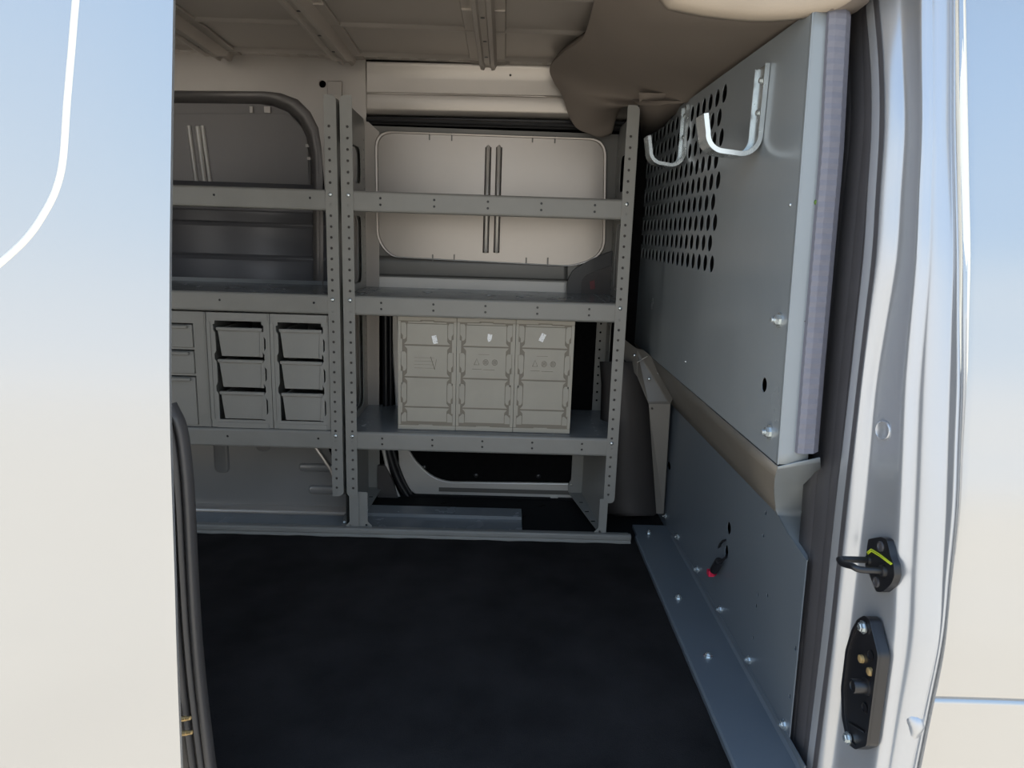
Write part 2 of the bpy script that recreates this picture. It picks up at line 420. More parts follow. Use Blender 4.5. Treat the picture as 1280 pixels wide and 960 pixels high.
# black gap seal along the top of the door
mb = MB(); a = at(458, 149.5, Y=YD); b = at(790, 160.5, Y=YD)
a2 = at(458, 143, Y=YD); 
mb.add([(a.x, YD+.03, a2.z+.01), (b.x, YD+.03, at(790, 150, Y=YD).z+.01), (b.x, YD+.03, b.z-.004), (a.x, YD+.03, a.z-.008)], [(0, 1, 2, 3)])
p0, p1 = at(458, 149, Y=YD-.002), at(790, 159, Y=YD-.002)
mb.tube([p0, p1], .007, 10)
mb.build('door_seal', M['black'], door3)
# felt lower panel with rounded corner in a silver frame
fr = MB()
o_ = rnd(pxy([(487, 380), (775, 388), (775, 634), (560, 634), (500, 612)], YD), [0, 0, 0, .02, .10], 8)
i_ = rnd(pxy([(497, 384), (771, 392), (771, 605), (545, 602), (506, 562)], YD), [0, 0, 0, .06, .07], 8)
fr.plate(o_, [i_], XZ(YD), .012)
frm = fr.build('lower_frame', M['frame'], door3, bevel=.004, smooth=40)
fp = MB().plate(rnd(pxy([(495, 380), (775, 388), (775, 608), (545, 605), (502, 564)], YD+.02), [0, 0, 0, .06, .07], 8), [], XZ(YD+.014), .004)
fp.build('felt_panel', M['felt'], door3)
mb = MB()
for px, py in ((530, 584), (595, 594), (673, 595)):
    mb.lathe(at(px, py, Y=YD+.014), (0, -1, 0), [(0, .008), (.004, .007), (.006, .003), (.006, .0001)])
mb.build('panel_clip', M['black'], door3)
# bottom: shadow groove, sill and clips
mb = MB(); p = at(560, 613, Y=YD-.002); q = at(760, 619, Y=YD-.002)
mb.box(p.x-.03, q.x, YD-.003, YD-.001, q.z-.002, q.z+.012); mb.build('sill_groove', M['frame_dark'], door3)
mb = MB()
for px in (583, 688):
    p = at(px, 621, Y=YD-.004); q = at(px+9, 632, Y=YD-.004); mb.box(p.x, q.x, YD-.008, YD, q.z, p.z)
mb.build('sill_clip', M['frame'], door3, bevel=.0015)
# rubber seal curving round the rear lower corner of that door
def curvepx(pts, Y, n=8):
    P = [at(a, b, Y=Y) for a, b in pts]; out = []
    for i in range(len(P)-1):
        p0, p1, p2, p3 = P[max(i-1, 0)], P[i], P[i+1], P[min(i+2, len(P)-1)]
        for k in range(n):
            t = k/n; out.append(.5*((2*p1)+(p2-p0)*t+(2*p0-5*p1+4*p2-p3)*t*t+(3*p1-p0-3*p2+p3)*t**3))
    return out+[P[-1]]
mb = MB(); sp = [(482, 385), (482.5, 470), (483, 545), (486, 566), (496, 596), (508, 618), (522, 636)]
mb.tube(curvepx(sp, YD-.006), .011, 10)
mb.tube(curvepx([(a+6, b) for a, b in sp], YD-.002), .007, 8)
mb.build('door_seal', M['black'], door3, smooth=60)
# white flange line outside the seal and dark trim wedge
mb = MB(); mb.tube(curvepx([(476, 545), (480, 565), (487, 595), (497, 618), (502, 626)], YD-.014), .006, 8); mb.build('jamb_flange', M['frame'], door3, smooth=60)
mb = MB().plate(rnd(pxy([(472, 582), (481, 582), (490, 600), (500, 632), (472, 633)], YD-.03), [0, .01, .01, 0, 0]), [], XZ(YD-.03), .02); mb.build('jamb_trim', M['trimdark'], door3, bevel=.004)

# --------------------------------------------------- floor edge: threshold and base sheets
bs = MB()
def zrow(py, Y): return at(560, py, Y=Y).z
bs.sweep_x([(1.875, ZF+.002), (1.91, ZF+.004), (2.00, ZF+.008), (2.00, ZF+.018), (2.06, ZF+.020), (2.06, ZF-.01), (1.88, ZF-.01)], -.41, at(652, 646, Y=2.02).x)
bs.build('x', M['shelf']) if False else None
tr1 = bs.build('trim_1', M['shelf_glossy'], bevel=.001); tag(tr1, 'bluish grey stepped base sheet under the right shelving unit', 'floor plate', kind='structure')
bs = MB(); bs.sweep_x([(1.90, ZF-.01), (1.90, ZF+.001), (2.185, ZF+.001), (2.185, ZF+.006), (2.23, ZF+.006), (2.23, ZF-.01)], -1.4, .48)
tr2 = bs.build('trim_2', M['threshold'], bevel=.001); tag(tr2, 'black door threshold behind the base sheet', 'threshold', kind='structure')
bs = MB(); bs.sweep_x([(1.885, ZF+.002), (1.95, ZF+.012), (1.985, ZF+.014), (1.985, ZF-.01), (1.885, ZF-.01)], -1.4, -.412)
tr3 = bs.build('trim_3', M['shelf_glossy'], bevel=.001); tag(tr3, 'grey base sheet under the left shelving unit', 'floor plate', kind='structure')
# floor rail with grooves
YRL = 1.868
rl = MB(); xe = at(789, 672, Y=YRL).x
rl.sweep_x([(YRL, ZF-.004), (YRL, ZF+.004), (YRL+.003, ZF+.006), (YRL+.003, ZF+.009), (YRL, ZF+.011), (YRL, ZF+.021), (YRL+.004, ZF+.0245), (YRL+.016, ZF+.0245), (YRL+.018, ZF+.012), (YRL+.05, ZF+.012), (YRL+.05, ZF-.004)], -1.4, xe)
rail = rl.build('floor_rail', M['shelf'], smooth=0, bevel=.0008); tag(rail, 'long grey metal floor rail under the shelving feet', 'rail')

# ================================================================== SHELVING UNITS
HOLE, HP = .0036, .0275
Z1, Z2, Z3 = .972, .7025, .3275
ZTOP, ZBOT = 1.202, .139
LIP = .052
YB = 2.212
def lerp(a, b, t): return a+(b-a)*t
def end_panel(parent, xo, s):
    """stamped end frame; xo outer face, s = +1 when the unit lies to its right"""
    fw = .031
    nh = int((ZTOP-.075-ZBOT-.02)/HP)
    holes = [circ(xo+s*.0185, ZTOP-.075-i*HP, HOLE, 10) for i in range(nh+1)]
    lo, hi = sorted((xo, xo+s*fw))
    out = [(lo, ZBOT), (hi, ZBOT), (hi, ZTOP), (lo, ZTOP)]
    rad = [.016, .003, .003, .016] if s > 0 else [.003, .016, .016, .003]
    b = MB().plate(rnd(out, rad), holes, XZ(YF), .002)
    # return along the outer edge (rounded corner look) and the web sheet with two windows
    zt2 = ZTOP-.012
    web = [(YF+.002, ZBOT+.012), (YB, ZBOT-.02), (YB, zt2-.03), (YB-.03, zt2), (YF+.07, ZTOP-.006), (YF+.002, ZTOP-.008)]
    win = []
    for za, zb_ in ((Z1+.03, ZTOP-.10), (Z2+.02, Z1-.06), (Z3+.02, Z2-.07)):
        win.append(rrect(YF+.05, YB-.075, za, zb_, .03, 4))
    wh_ = [circ(YB-.032, zt2-.06-i*HP, HOLE, 10) for i in range(int((zt2-.08-Z3)/HP))]
    b.plate(web, win+wh_, YZ(xo, s), .002)
    o = b.build('end_frame', M['shelf'], parent, smooth=30, bevel=.0007, seg=1)
    # rear flange with holes facing the opening
    fl_ = [circ(xo+s*.021, zt2-.06-i*HP, HOLE, 10) for i in range(int((zt2-.08-Z3+.02)/HP))]
    lo, hi = sorted((xo+s*.002, xo+s*.034))
    c = MB().plate([(lo, Z3-.02), (hi, Z3-.02), (hi, zt2-.04), (lo, zt2-.03)], fl_, XZ(YB), .002)
    c.build('rear_post', M['shelf'], parent, smooth=30)
    # rounded edge bead on the outside of the front post
    d = MB(); d.tube([(xo+s*.0035, YF+.0035, ZBOT+.016), (xo+s*.0035, YF+.0035, ZTOP-.02)], .0035, 10); d.build('post_edge', M['shelf'], o, smooth=60)
    l0, l1 = sorted((xo+s*.009, xo+s*.0285)); MB().box(l0, l1, YF+.0045, YF+.005, ZBOT+.02, ZTOP-.02).build('post_hole_shade', M['trimdark'], o)  # dark strip added as the shade seen through the post holes
def foot(parent, sx, flare, dy, web, s):
    """floor bracket: front strip with a flared toe, side web, rear strip and slotted floor flange"""
    A, B = sx; y0 = YF+dy
    lo, hi = (A-.012, B) if flare < 0 else (A, B+.012)
    zt_ = ZBOT+.011
    if flare < 0: fo = [(lo, ZF+.006), (B, ZF+.006), (B, zt_), (A, zt_), (A, ZF+.036), (lo, ZF+.024)]
    else: fo = [(A, ZF+.006), (hi, ZF+.006), (hi, ZF+.024), (B, ZF+.036), (B, zt_), (A, zt_)]
    hx = A+.004 if flare < 0 else B-.004
    f = MB().plate(rnd(fo, .003, 3), [circ(hx, ZF+.026, .0036, 10)], XZ(y0), .0025)
    wf, wr = web; yr = YB-.03
    wx = lambda y: lerp(wf, wr, (y-y0)/(yr-y0))
    f.rows([[(wx(y), y, z0_), (wx(y), y, z1_)] for y, z0_, z1_ in ((y0+.003, ZF+.01, zt_), (YF+.06, ZF+.008, Z3-.03), (yr, ZF+.02, Z3-.03))])
    R0, R1 = wr, wr+s*.036
    ro = [(R0, ZF+.026), (R1+s*.008, ZF+.032), (R1+s*.010, ZF+.058), (R1, ZF+.074), (R1, Z3-.03), (R0, Z3-.03)]
    if s < 0: ro = ro[::-1]
    f.plate(rnd(ro, .003, 3), [circ(R1-s*.001, ZF+.056, .004, 10)], XZ(yr), .0025)
    bo = [(wf, y0+.02), (wf+s*.018, y0+.02), (R1+s*.006, yr), (wr, yr)]
    sl = []
    for i in range(3):
        t = .3+i*.22; yy = lerp(y0, yr, t); c = wx(yy)+s*lerp(.010, .022, t)
        sl.append(rrect(c-.007, c+.007, yy, yy+.012, .004, 3))
    if s < 0: bo = bo[::-1]
    f.plate(bo, sl, lambda u, v, w: (u, v, lerp(ZF+.010, ZF+.030, (v-YF)/(YB-YF))+w), .0025)
    ft = f.build('foot', M['shelf'], parent, smooth=30)
    bolt((wf+s*.012, y0+.04, ZF+.018), (0, -.3, 1), .0045, ft)
def shelf(parent, x0, x1, zt, pairs, singles, backlip):
    """front lip is a folded sheet with a rolled bottom edge"""
    yf = YF+.0025; zl = zt-LIP
    prof = [(yf+.04, zl), (yf+.006, zl), (yf+.0018, zl+.002), (yf, zl+.006), (yf, zt-.006), (yf+.0018, zt-.0018), (yf+.006, zt)]
    b = MB()
    b.sweep_x(prof[:3]+[(yf, zl+.006), (yf+.003, zl+.007), (yf+.006, zl+.004), (yf+.04, zl+.002)], x0, x1)
    hs = [circ(u, v, .0033, 10) for u, v in pairs+singles]
    b.plate([(x0, zl+.006), (x1, zl+.006), (x1, zt-.006), (x0, zt-.006)], hs, XZ(yf), .002)
    b.rows([[(x, y, z) for y, z in [(yf, zt-.006), (yf+.0008, zt-.003), (yf+.0025, zt-.001), (yf+.006, zt)]] for x in (x0, x1)])
    o = b.build('shelf', M['shelf'], parent, smooth=40)
    MB().box(x0+.002, x1-.002, yf+.0035, yf+.004, zl+.008, zt-.004).build('lip_hole_shade', M['black'], o)  # black strip added so the lip holes read as shaded
    t = MB(); t.box(x0+.001, x1-.001, yf+.006, YB-.003, zt-.002, zt)
    if backlip:
        t.box(x0+.001, x1-.001, YB-.008, YB-.004, zt, zt+backlip)
    for i in range(7):   # small dimples along both ends
        for x in (x0+.02, x1-.02, x0+.05, x1-.05):
            t.lathe((x, yf+.04+i*.04, zt), (0, 0, 1), [(0, .0035), (.0008, .003), (.0009, .0001)], 8)
    t.build('shelf_top', M['shelf_glossy'], o, smooth=30)
    return o
def unit(name, label, x0, x1, feet=(), singles=None, pairs=True):
    r = empty(name, ((x0+x1)/2, YF+.16, ZF)); tag(r, label, 'shelving unit', 'metal shelving units against the far wall')
    end_panel(r, x0, 1); end_panel(r, x1, -1)
    for q in feet: foot(r, *q)
    for n, z in enumerate((Z1, Z2, Z3)):
        pr_ = []; sg = []
        if pairs:
            for i in range(5):
                u = x0+.10+i*(x1-x0-.20)/4+.0
                pr_ += [(u, z-.017), (u, z-.0335)]
        else:
            sg = [(at(px, py, Y=YF).x, z-.022) for px, py in singles[n]]
        shelf(r, x0+.0025, x1-.0025, z, pr_, sg, .012 if n == 1 else 0)
        for xx in (x0+.0185, x1-.0185):
            dome((xx, YF, z-.012), (0, -1, 0), .0058, r)
    return r
u1 = unit('shelving_unit', 'grey steel shelving unit holding the three grey cases, beside the partition', -.4235, .331,
          feet=[((-.416, -.367), 1, .008, (-.416, -.419), 1), ((.2905, .3135), -1, .004, (.3135, .274), -1)])
u2 = unit('shelving_unit', 'grey steel shelving unit holding the open drawer bins, beside the silver door edge', -1.30, -.4325,
          feet=[((-.4178, -.392), -1, .0045, (-.4285, -.432), -1)],
          singles=[[(267, 246), (387, 249)], [(274, 378), (392, 381)], [(284, 547), (397.5, 548.5)]], pairs=False)

# ================================================================== CASES on the bottom shelf
YC = 1.925
xs = [at(497.5, 470, Y=YC).x, at(571, 470, Y=YC).x, at(644, 470, Y=YC).x, at(716, 470, Y=YC).x]
cw = (xs[3]-xs[0])/3
zc0 = Z3+.0012; zc1 = at(600, 397, Y=YC).z
def make_case(x0, parent_label, marks):
    w = cw-.0012; h = zc1-zc0
    r = empty('storage_case', (x0+cw/2, YC+.12, zc0)); tag(r, parent_label, 'case', 'grey cases side by side on the bottom shelf')
    U = lambda u: x0+u*w
    V = lambda v: zc1-v*h
    cb_ = MB().box(U(0), U(1), YC+.0034, YC+.25, zc0, zc1).build('case_body', M['bin_b'], r, bevel=.0015)
    MB().box(U(.01), U(.99), YC+.0024, YC+.0033, zc0+.002, zc1-.002).build('groove_shade', M['mark'], cb_)  # backing plate with the groove shade put into its darker colour
    fr = MB()
    def pl(pts, th=.0028, rad=.0015): fr.plate(rnd([(U(a), V(b)) for a, b in pts][::-1], rad, 2), [], XZ(YC), th)
    pl([(0, 0), (1, 0), (1, .043), (.80, .043), (.80, .040), (.62, .040), (.62, .034), (.38, .034), (.38, .043), (0, .043)])
    pl([(0, .962), (.36, .962), (.36, .955), (.6, .955), (.6, .962), (1, .962), (1, 1), (0, 1)])
    for s in (0, 1):
        X = (lambda a: a) if s == 0 else (lambda a: 1-a)
        def pm(pts, **k): pl([(X(a), b) for a, b in (pts if s == 0 else pts[::-1])], **k)
        pm([(0, .047), (.048, .047), (.048, .2), (.075, .2), (.075, .31), (.048, .31), (.048, .48), (.075, .48), (.075, .60), (.048, .60), (.048, .76), (.075, .76), (.075, .85), (.048, .85), (.048, .958), (0, .958)])
        for a, b in ((.06, .20), (.31, .475), (.58, .755), (.845, .93)):
            pm([(.055, a), (.125, a), (.145, a+.02), (.145, b-.02), (.125, b), (.085, b+.005), (.085, b-.03), (.055, b-.05)] if b-a > .1 else [(.055, a+.03), (.12, a), (.145, a+.01), (.145, b), (.055, b)], th=.0022)
    for (va, vb) in ((.068, .245), (.258, .525), (.538, .79), (.803, .925)):
        t_ = 0 if va < .1 else .028; b_ = 0 if vb > .9 else .028
        pl([(.16, va+t_), (.11 if t_ else .16, va), (.895 if t_ else .845, va), (.845, va+t_), (.845, vb-b_), (.895 if b_ else .845, vb), (.105 if b_ else .155, vb), (.155, vb-b_)], th=.0024)
    pl([(.17, .050), (.40, .050), (.42, .044), (.60, .044), (.62, .052), (.83, .052), (.83, .062), (.17, .062)], th=.002)
    fr.build('case_lid', M['bin_b'], r, smooth=0)
    if marks:
        mk = MB(); y = YC-.0002
        def ln(pts, rr=.0006): mk.tube([(U(a), y, V(b)) for a, b in pts], rr, 6)
        ln([(.30, .408), (.345, .355), (.39, .408), (.30, .408)], .0007)
        for cx_ in (.50, .655):
            ln([(cx_+.045*math.cos(t*PI/10), .385+.024*math.sin(t*PI/10)) for t in range(21)], .0006)
            for q in range(6): ln([(cx_-.03, .372+q*.005), (cx_+.03, .372+q*.005)], .0004)
        ln([(.27, .447), (.43, .447)], .0005); ln([(.46, .450), (.66, .450)], .0005); ln([(.37, .318), (.56, .318)], .0004)
        mk.build('moulded_mark', M['mark'], r)
    else:
        mk = MB()
        for q in range(4): mk.tube([(U(.28), YC-.0001, V(.36+q*.03)), (U(.62), YC-.0001, V(.36+q*.03))], .0003, 6)
        mk.tube([(U(.56), YC-.0003, V(.35)), (U(.63), YC-.0003, V(.46))], .0009, 6)
        mk.tube([(U(.66), YC-.0001, V(.37)), (U(.63), YC-.0001, V(.46))], .0005, 6)
        mk.build('scratch', M['mark'], r)
    return r
cases = [make_case(xs[0]+cw*0, 'leftmost of the three grey cases on the bottom shelf, scratched front', False),
         make_case(xs[0]+cw*1, 'middle grey case of three on the bottom shelf, between two others', True),
         make_case(xs[0]+cw*2, 'rightmost of the three grey cases on the bottom shelf, nearest the partition', True)]
for c, (px, py, ang, torn) in zip(cases, ((543.5, 424.5, -.22, 0), (612, 422.5, .15, 1), (678, 422, .42, 0))):
    p = at(px, py, Y=YC); ca, sa = math.cos(ang), math.sin(ang)
    o_ = [(-.0065, -.0115), (.0065, -.0115), (.0065, .0115), (-.0065, .0115)] if not torn else [(-.006, -.002), (-.002, -.012), (.003, -.009), (.006, -.003), (.006, .0105), (-.0065, .0105)]
    MB().plate([(p.x+a*ca+b*sa, p.z-a*sa+b*ca) for a, b in o_], [], XZ(YC-.0008), .0006).build('sticker', M['sticker'], c)['label'] = 'small white printed sticker'

# ================================================================== DRAWER BINS (left unit)
YBN = 1.895
def bin_cabinet(px0, px1, label):
    x0 = at(px0, 465, Y=YBN).x; x1 = at(px1, 465, Y=YBN).x
    zb_ = Z3+.0012; zt_ = zb_+ (Z2-LIP-.004-zb_)
    r = empty('bin_cabinet', ((x0+x1)/2, YBN+.14, zb_)); tag(r, label, 'bin cabinet', 'open bin cabinets on the left shelving unit')
    w = x1-x0-.001; h = zt_-zb_
    U = lambda u: x0+u*w
    V = lambda v: zt_-v*h
    op = [(.13, .085), (.955-.04, .085)]
    ope = []
    L = [(.13, .07)]
    # jagged opening: lugs at each tier
    lft = [(.13, .07), (.13, .10), (.10, .10), (.10, .15), (.13, .17), (.13, .33), (.10, .355), (.10, .40), (.13, .42), (.13, .60), (.10, .635), (.10, .68), (.13, .70), (.13, .93)]
    rgt = [(.87, .93), (.87, .70), (.90, .68), (.90, .635), (.87, .60), (.87, .42), (.90, .40), (.90, .355), (.87, .33), (.87, .17), (.90, .15), (.90, .10), (.87, .10), (.87, .07)]
    hole = [(U(a), V(b)) for a, b in lft+rgt]
    sidel = []
    for a, b in ((.20, .32), (.46, .585), (.735, .88)):
        sidel.append([(U(.90), V(a)), (U(.925), V(a+.02)), (U(.925), V(b-.02)), (U(.90), V(b))])
    fr = MB().plate([(U(0), V(1)), (U(1), V(1)), (U(1), V(0)), (U(0), V(0))], [hole]+sidel, XZ(YBN), .004)
    fr.box(U(0), U(.012), YBN+.004, YBN+.27, V(1), V(0)); fr.box(U(.988), U(1), YBN+.004, YBN+.27, V(1), V(0))
    fr.box(U(0), U(1), YBN+.004, YBN+.27, V(.012), V(0)); fr.box(U(0), U(1), YBN+.004, YBN+.27, V(1), V(.988)); fr.box(U(0), U(1), YBN+.266, YBN+.27, V(1), V(0))
    hb_ = fr.build('housing', M['bin'], r, bevel=.0008, seg=1)
    mb = MB()   # raised border strips on the housing face
    mb.plate([(U(.03), V(.055)), (U(.97), V(.055)), (U(.97), V(.0)), (U(.03), V(.0))], [], XZ(YBN-.002), .002)
    mb.plate([(U(.09), V(1)), (U(.93), V(1)), (U(.93), V(.955)), (U(.09), V(.955))], [], XZ(YBN-.002), .002)
    mb.plate(rnd([(U(.0), V(.93)), (U(.055), V(.93)), (U(.055), V(.08)), (U(.0), V(.08))], .002, 2), [], XZ(YBN-.002), .002)
    mb.plate(rnd([(U(.955), V(.93)), (U(1), V(.93)), (U(1), V(.08)), (U(.955), V(.08))], .002, 2), [], XZ(YBN-.002), .002)
    mb.build('edge_strip', M['bin'], hb_)
    for i, (a, b) in enumerate(((.125, .375), (.40, .645), (.68, .925))):
        d = MB()
        yb = YBN+.004
        T0, T1, B0, B1 = U(.155), U(.865), U(.205), U(.855)
        # tapered front wall, side walls, floor and back of an open tub
        d.rows([[(T0, yb, V(a)), (T1, yb, V(a)), (T1, yb+.003, V(a)), (T0, yb+.003, V(a))],
                [(B0, yb+.001, V(b)), (B1, yb+.001, V(b)), (B1, yb+.004, V(b)), (B0, yb+.004, V(b))]], True, True)
        d.box(B0, B0+.003, yb+.003, yb+.24, V(b), V(a+.01)); d.box(B1-.003, B1, yb+.003, yb+.24, V(b), V(a+.01))
        d.box(B0, B1, yb+.003, yb+.24, V(b), V(b)+.003); d.box(B0, B1, yb+.237, yb+.24, V(b), V(a+.01))
        dr = d.build('drawer_bin', M['bin'], r, bevel=.001, seg=1)
        e = MB().box(T0-.001, T1+.002, yb-.006, yb+.002, V(a+.028), V(a))
        e.build('rim', M['bin'], dr, bevel=.0018)
        e = MB(); e.rows([[(T1-.004, yb-.004, V(a+.028)), (T1+.003, yb-.004, V(a+.028)), (T1+.003, yb+.002, V(a+.028)), (T1-.004, yb+.002, V(a+.028))],
                          [(B1-.006, yb-.003, V(b)), (B1+.003, yb-.003, V(b)), (B1+.003, yb+.003, V(b)), (B1-.006, yb+.003, V(b))]], True, True)
        e.build('side_flange', M['bin'], dr, bevel=.001)
    # dark inside
    MB().box(U(.013), U(.987), YBN+.245, YBN+.265, V(.987), V(.013)).build('dark_interior', M['black'], hb_)
    return r
bin_cabinet(261.5, 339.5, 'grey cabinet of three open bins, left of its twin, beside the flat-fronted drawers')
bin_cabinet(339.8, 412.4, 'grey cabinet of three open bins, right of its twin, against the shelving post')
# flat-fronted drawer cabinet at the far left
x1 = at(260.5, 465, Y=YBN).x; x0 = x1-.30; zb_ = Z3+.0012; zt_ = Z2-LIP-.004
r = empty('drawer_cabinet', ((x0+x1)/2, YBN+.14, zb_)); tag(r, 'grey steel drawer cabinet with flat drawers, partly hidden by the silver door', 'cabinet')
xs0, xs1 = x0+.035, at(244.5, 465, Y=YBN).x
zz = [at(235, p, Y=YBN).z for p in (404, 434.5, 437, 467, 469.5, 530.5, 533)]
b = MB()
holes = [[(xs0, zz[1]), (xs1, zz[1]), (xs1, zz[0]), (xs0, zz[0])], [(xs0, zz[3]), (xs1, zz[3]), (xs1, zz[2]), (xs0, zz[2])], [(xs0, zz[5]), (xs1, zz[5]), (xs1, zz[4]), (xs0, zz[4])]]
b.plate([(x0, zb_), (x1, zb_), (x1, zt_), (x0, zt_)], holes, XZ(YBN+.002), .003)
b.box(x0, x0+.003, YBN+.005, YBN+.28, zb_, zt_); b.box(x1-.003, x1, YBN+.005, YBN+.28, zb_, zt_); b.box(x0, x1, YBN+.277, YBN+.28, zb_, zt_)
bo_ = b.build('cabinet_body', M['shelf'], r)
MB().tube([(x1-.003, YBN+.002, zb_), (x1-.003, YBN+.002, zt_)], .0025, 8).build('edge_bead', M['shelf'], bo_)
for i, (a, c) in enumerate(((0, 1), (2, 3), (4, 5))):
    d = MB().box(xs0+.001, xs1-.002, YBN-.002, YBN+.26, zz[c]+.001, zz[a]-.004).build('drawer', M['bin'], r, bevel=.001)
    MB().box(xs0+.004, xs1-.012, YBN-.011, YBN-.001, zz[a]-.014, zz[a]-.005).build('drawer_lip', M['shelf'], d, bevel=.002)

# ================================================================== PARTITION
pt = empty('partition', (.47, 1.6, ZF)); tag(pt, 'grey sheet metal cargo partition with perforated window on the right', 'partition')
e_r = pxx([(1016, 12), (1000, 225), (981, 460), (972, 580)], XU)
ZBU = .538
yr_b = e_r[-1][0]
ph = []
row = 0
zz_ = .828
P_, R_ = .0505, .0178
while zz_ < 1.19:
    y = 1.505+(.0252 if row % 2 else 0)+row*.002
    while y < 2.36:
        ph.append(circ(y, zz_, R_, 16)); y += P_
    zz_ += .0425; row += 1
out = [(2.45, ZBU), (yr_b, ZBU)]+[(a, b) for a, b in e_r[::-1][1:-1]]+[(e_r[0][0], e_r[0][1]), (2.45, 1.205)]
slots = [oval(*pxx([(955, 481)], XU)[0], .0125, .0125)]
sh_u = MB().plate(out, ph+slots, YZ(XU), .002).build('upper_panel', M['partition'], pt, smooth=30)
# sloping shelf of the sheet, then the lower sheet
ZS = .396
ye = pxx([(970, 640)], XL)[0][0]
sl_ = MB()
E_ = [at(972, 583, X=XU), at(968, 597, X=.452), at(967, 612, X=.474), at(968, 628, X=.496), at(970, 640, X=XL)]
F_ = [Vector((e.x, 2.45, lerp(ZBU, ZS, i/4))) for i, e in enumerate(E_)]
sl_.rows([[a_.lerp(b_, i/10) for a_, b_ in zip(E_, F_)] for i in range(11)])
sl_.build('sloped_panel', M['gusset'], pt, smooth=20, solid=.002)
lo_o = [(2.2, ZF), (1.04, ZF)]+pxx([(985, 935), (1008, 700), (985, 667), (970, 640)], XL)+[(2.2, ZS)]
lh = [oval(*pxx([(911, 660)], XL)[0], .0135, .0135), oval(*pxx([(908, 689)], XL)[0], .0115, .014), oval(*pxx([(836, 582)], XL)[0], .02, .012)]
for px, py in ((957, 641), (954, 669), (947, 743), (959, 744), (945, 757), (941, 797), (994, 810), (957, 640.5), (987, 870)):
    lh.append(circ(*pxx([(px, py)], XL)[0], .0045, 8))
lh = lh[:10]+lh[11:]
low = MB().plate(lo_o, lh, YZ(XL), .002).build('lower_panel', M['partition_low'], pt, smooth=30)
# floor flange
fa = at(796, 671, Z=ZF+.012); fb = at(916, 960, Z=ZF+.012)
fx = (fa.x+fb.x)/2
fg = MB(); fg.sweep_x([(0, 0), (0, 0)], 0, 0) if False else None
prof = [(fx, ZF-.002), (fx, ZF+.010), (fx+.004, ZF+.013), (XL-.006, ZF+.013), (XL-.001, ZF+.018), (XL-.001, ZF+.03), (XL+.001, ZF+.03), (XL+.001, ZF-.002)]
fg.rows([[(x, y, z) for x, z in prof] for y in (.98, fa.y+.01)], True, True)
fg.build('floor_flange', M['partition_low'], pt, smooth=30)
fg = MB().box(at(790, 655, Z=ZF+.01).x, XL, fa.y+.012, fa.y+.09, ZF-.002, ZF+.011); fg.build('corner_plate', M['partition_low'], pt, bevel=.001)
# right-hand flange: pale strip turned toward the opening, following the edge
fw_ = []
inn = [(1016, 12), (1000, 225), (981, 460), (972, 581)]
outp = [(1040, 10), (1022, 225), (999, 460), (1024, 572)]
pe = [Vector((XU, a, b)) for a, b in e_r]
rows = []
for i in range(25):
    t = i/24*3; k_ = min(int(t), 2); f_ = t-k_
    p = pe[k_].lerp(pe[k_+1], f_)
    rows.append([p+Vector((0, .004, 0)), p+Vector((.001, .001, 0)), p+Vector((.004, -.001, 0)), p+Vector((.03, .004, 0)), p+Vector((.05, .008, 0))])
fgo = MB().rows(rows).build('edge_flange', M['partition'], pt, smooth=60, solid=.0015)
fgo['label'] = 'pale folded edge flange of the partition'
hm = MB()
def on_edge(px, py, dx):
    # point on the flange at height of the given pixel
    p = at(px, py, Y=1.075); return Vector((p.x, 0, p.z))
def edge_at(z):
    for i in range(3):
        a, b = pe[i], pe[i+1]
        if b.z <= z <= a.z or i == 2:
            t = (z-a.z)/(b.z-a.z); return a.lerp(b, t)
for px, py in ((1027, 98), (1003, 403), (990, 548)):
    p = at(px, py, Y=1.085); e = edge_at(p.z); hm.lathe((p.x, e.y+.0045, p.z), (0.16, -1, 0), [(0, .0042), (.0016, .0042), (.0016, .0001)], 14)
hm.build('flange_hole', M['black'], fgo)
p = at(1020, 253, Y=1.09); e = edge_at(p.z)
MB().lathe((p.x, e.y+.003, p.z), (0, -1, 0), [(0, .0045), (.003, .004), (.004, .002), (.004, .0001)], 10).build('green_clip', M['green'], fgo)
# ribbed trim strip pushed over the flange edge
rows = []
for i in range(90):
    z = lerp(1.25, .558, i/89); e = edge_at(z); 
    b_ = .0012*(1 if i % 2 else 0)
    xa = e.x+lerp(.020, .027, min(1, i/30))
    rows.append([(xa, e.y+.003, z), (xa+.001, e.y-.004-b_, z), (xa+.010, e.y-.006-b_, z), (xa+.026, e.y-.003-b_, z), (xa+.038, e.y+.008, z)])
MB().rows(rows).build('edge_trim', M['webbing'], pt, smooth=0, solid=.001)['label'] = 'ribbed grey edge trim'
# triangular tail flange below, facing the opening
E_ = [at(972, 583, X=XU), at(968, 597, X=.452), at(967, 612, X=.474), at(968, 628, X=.496), at(972, 645, X=XL), at(990, 675, X=XL), at(1008, 701, X=XL)]
O_ = [(1025, 572), (1026, 590), (1027, 612), (1027, 630), (1025, 650), (1020, 675), (1012, 701)]
E_ = cr_(E_, 3)
rows = []
for i, p in enumerate(E_):
    t = i/3; k_ = min(int(t), 5); f_ = t-k_; px_ = lerp(O_[k_][0], O_[k_+1][0], f_); py_ = lerp(O_[k_][1], O_[k_+1][1], f_)
    q = at(px_, py_, Y=p.y+.004+.02*(i/18)); rows.append([p+Vector((0, .004, 0)), p+Vector((.0015, -.0005, 0)), p.lerp(q, .5), q])
tfo = MB().rows(rows).build('tail_flange', M['partition'], pt, smooth=50, solid=.0015)
tfo['label'] = 'pale curved tail flange'
bolt(at(1010, 641, Y=1.15), (-.15, -1, .1), .0085, tfo)
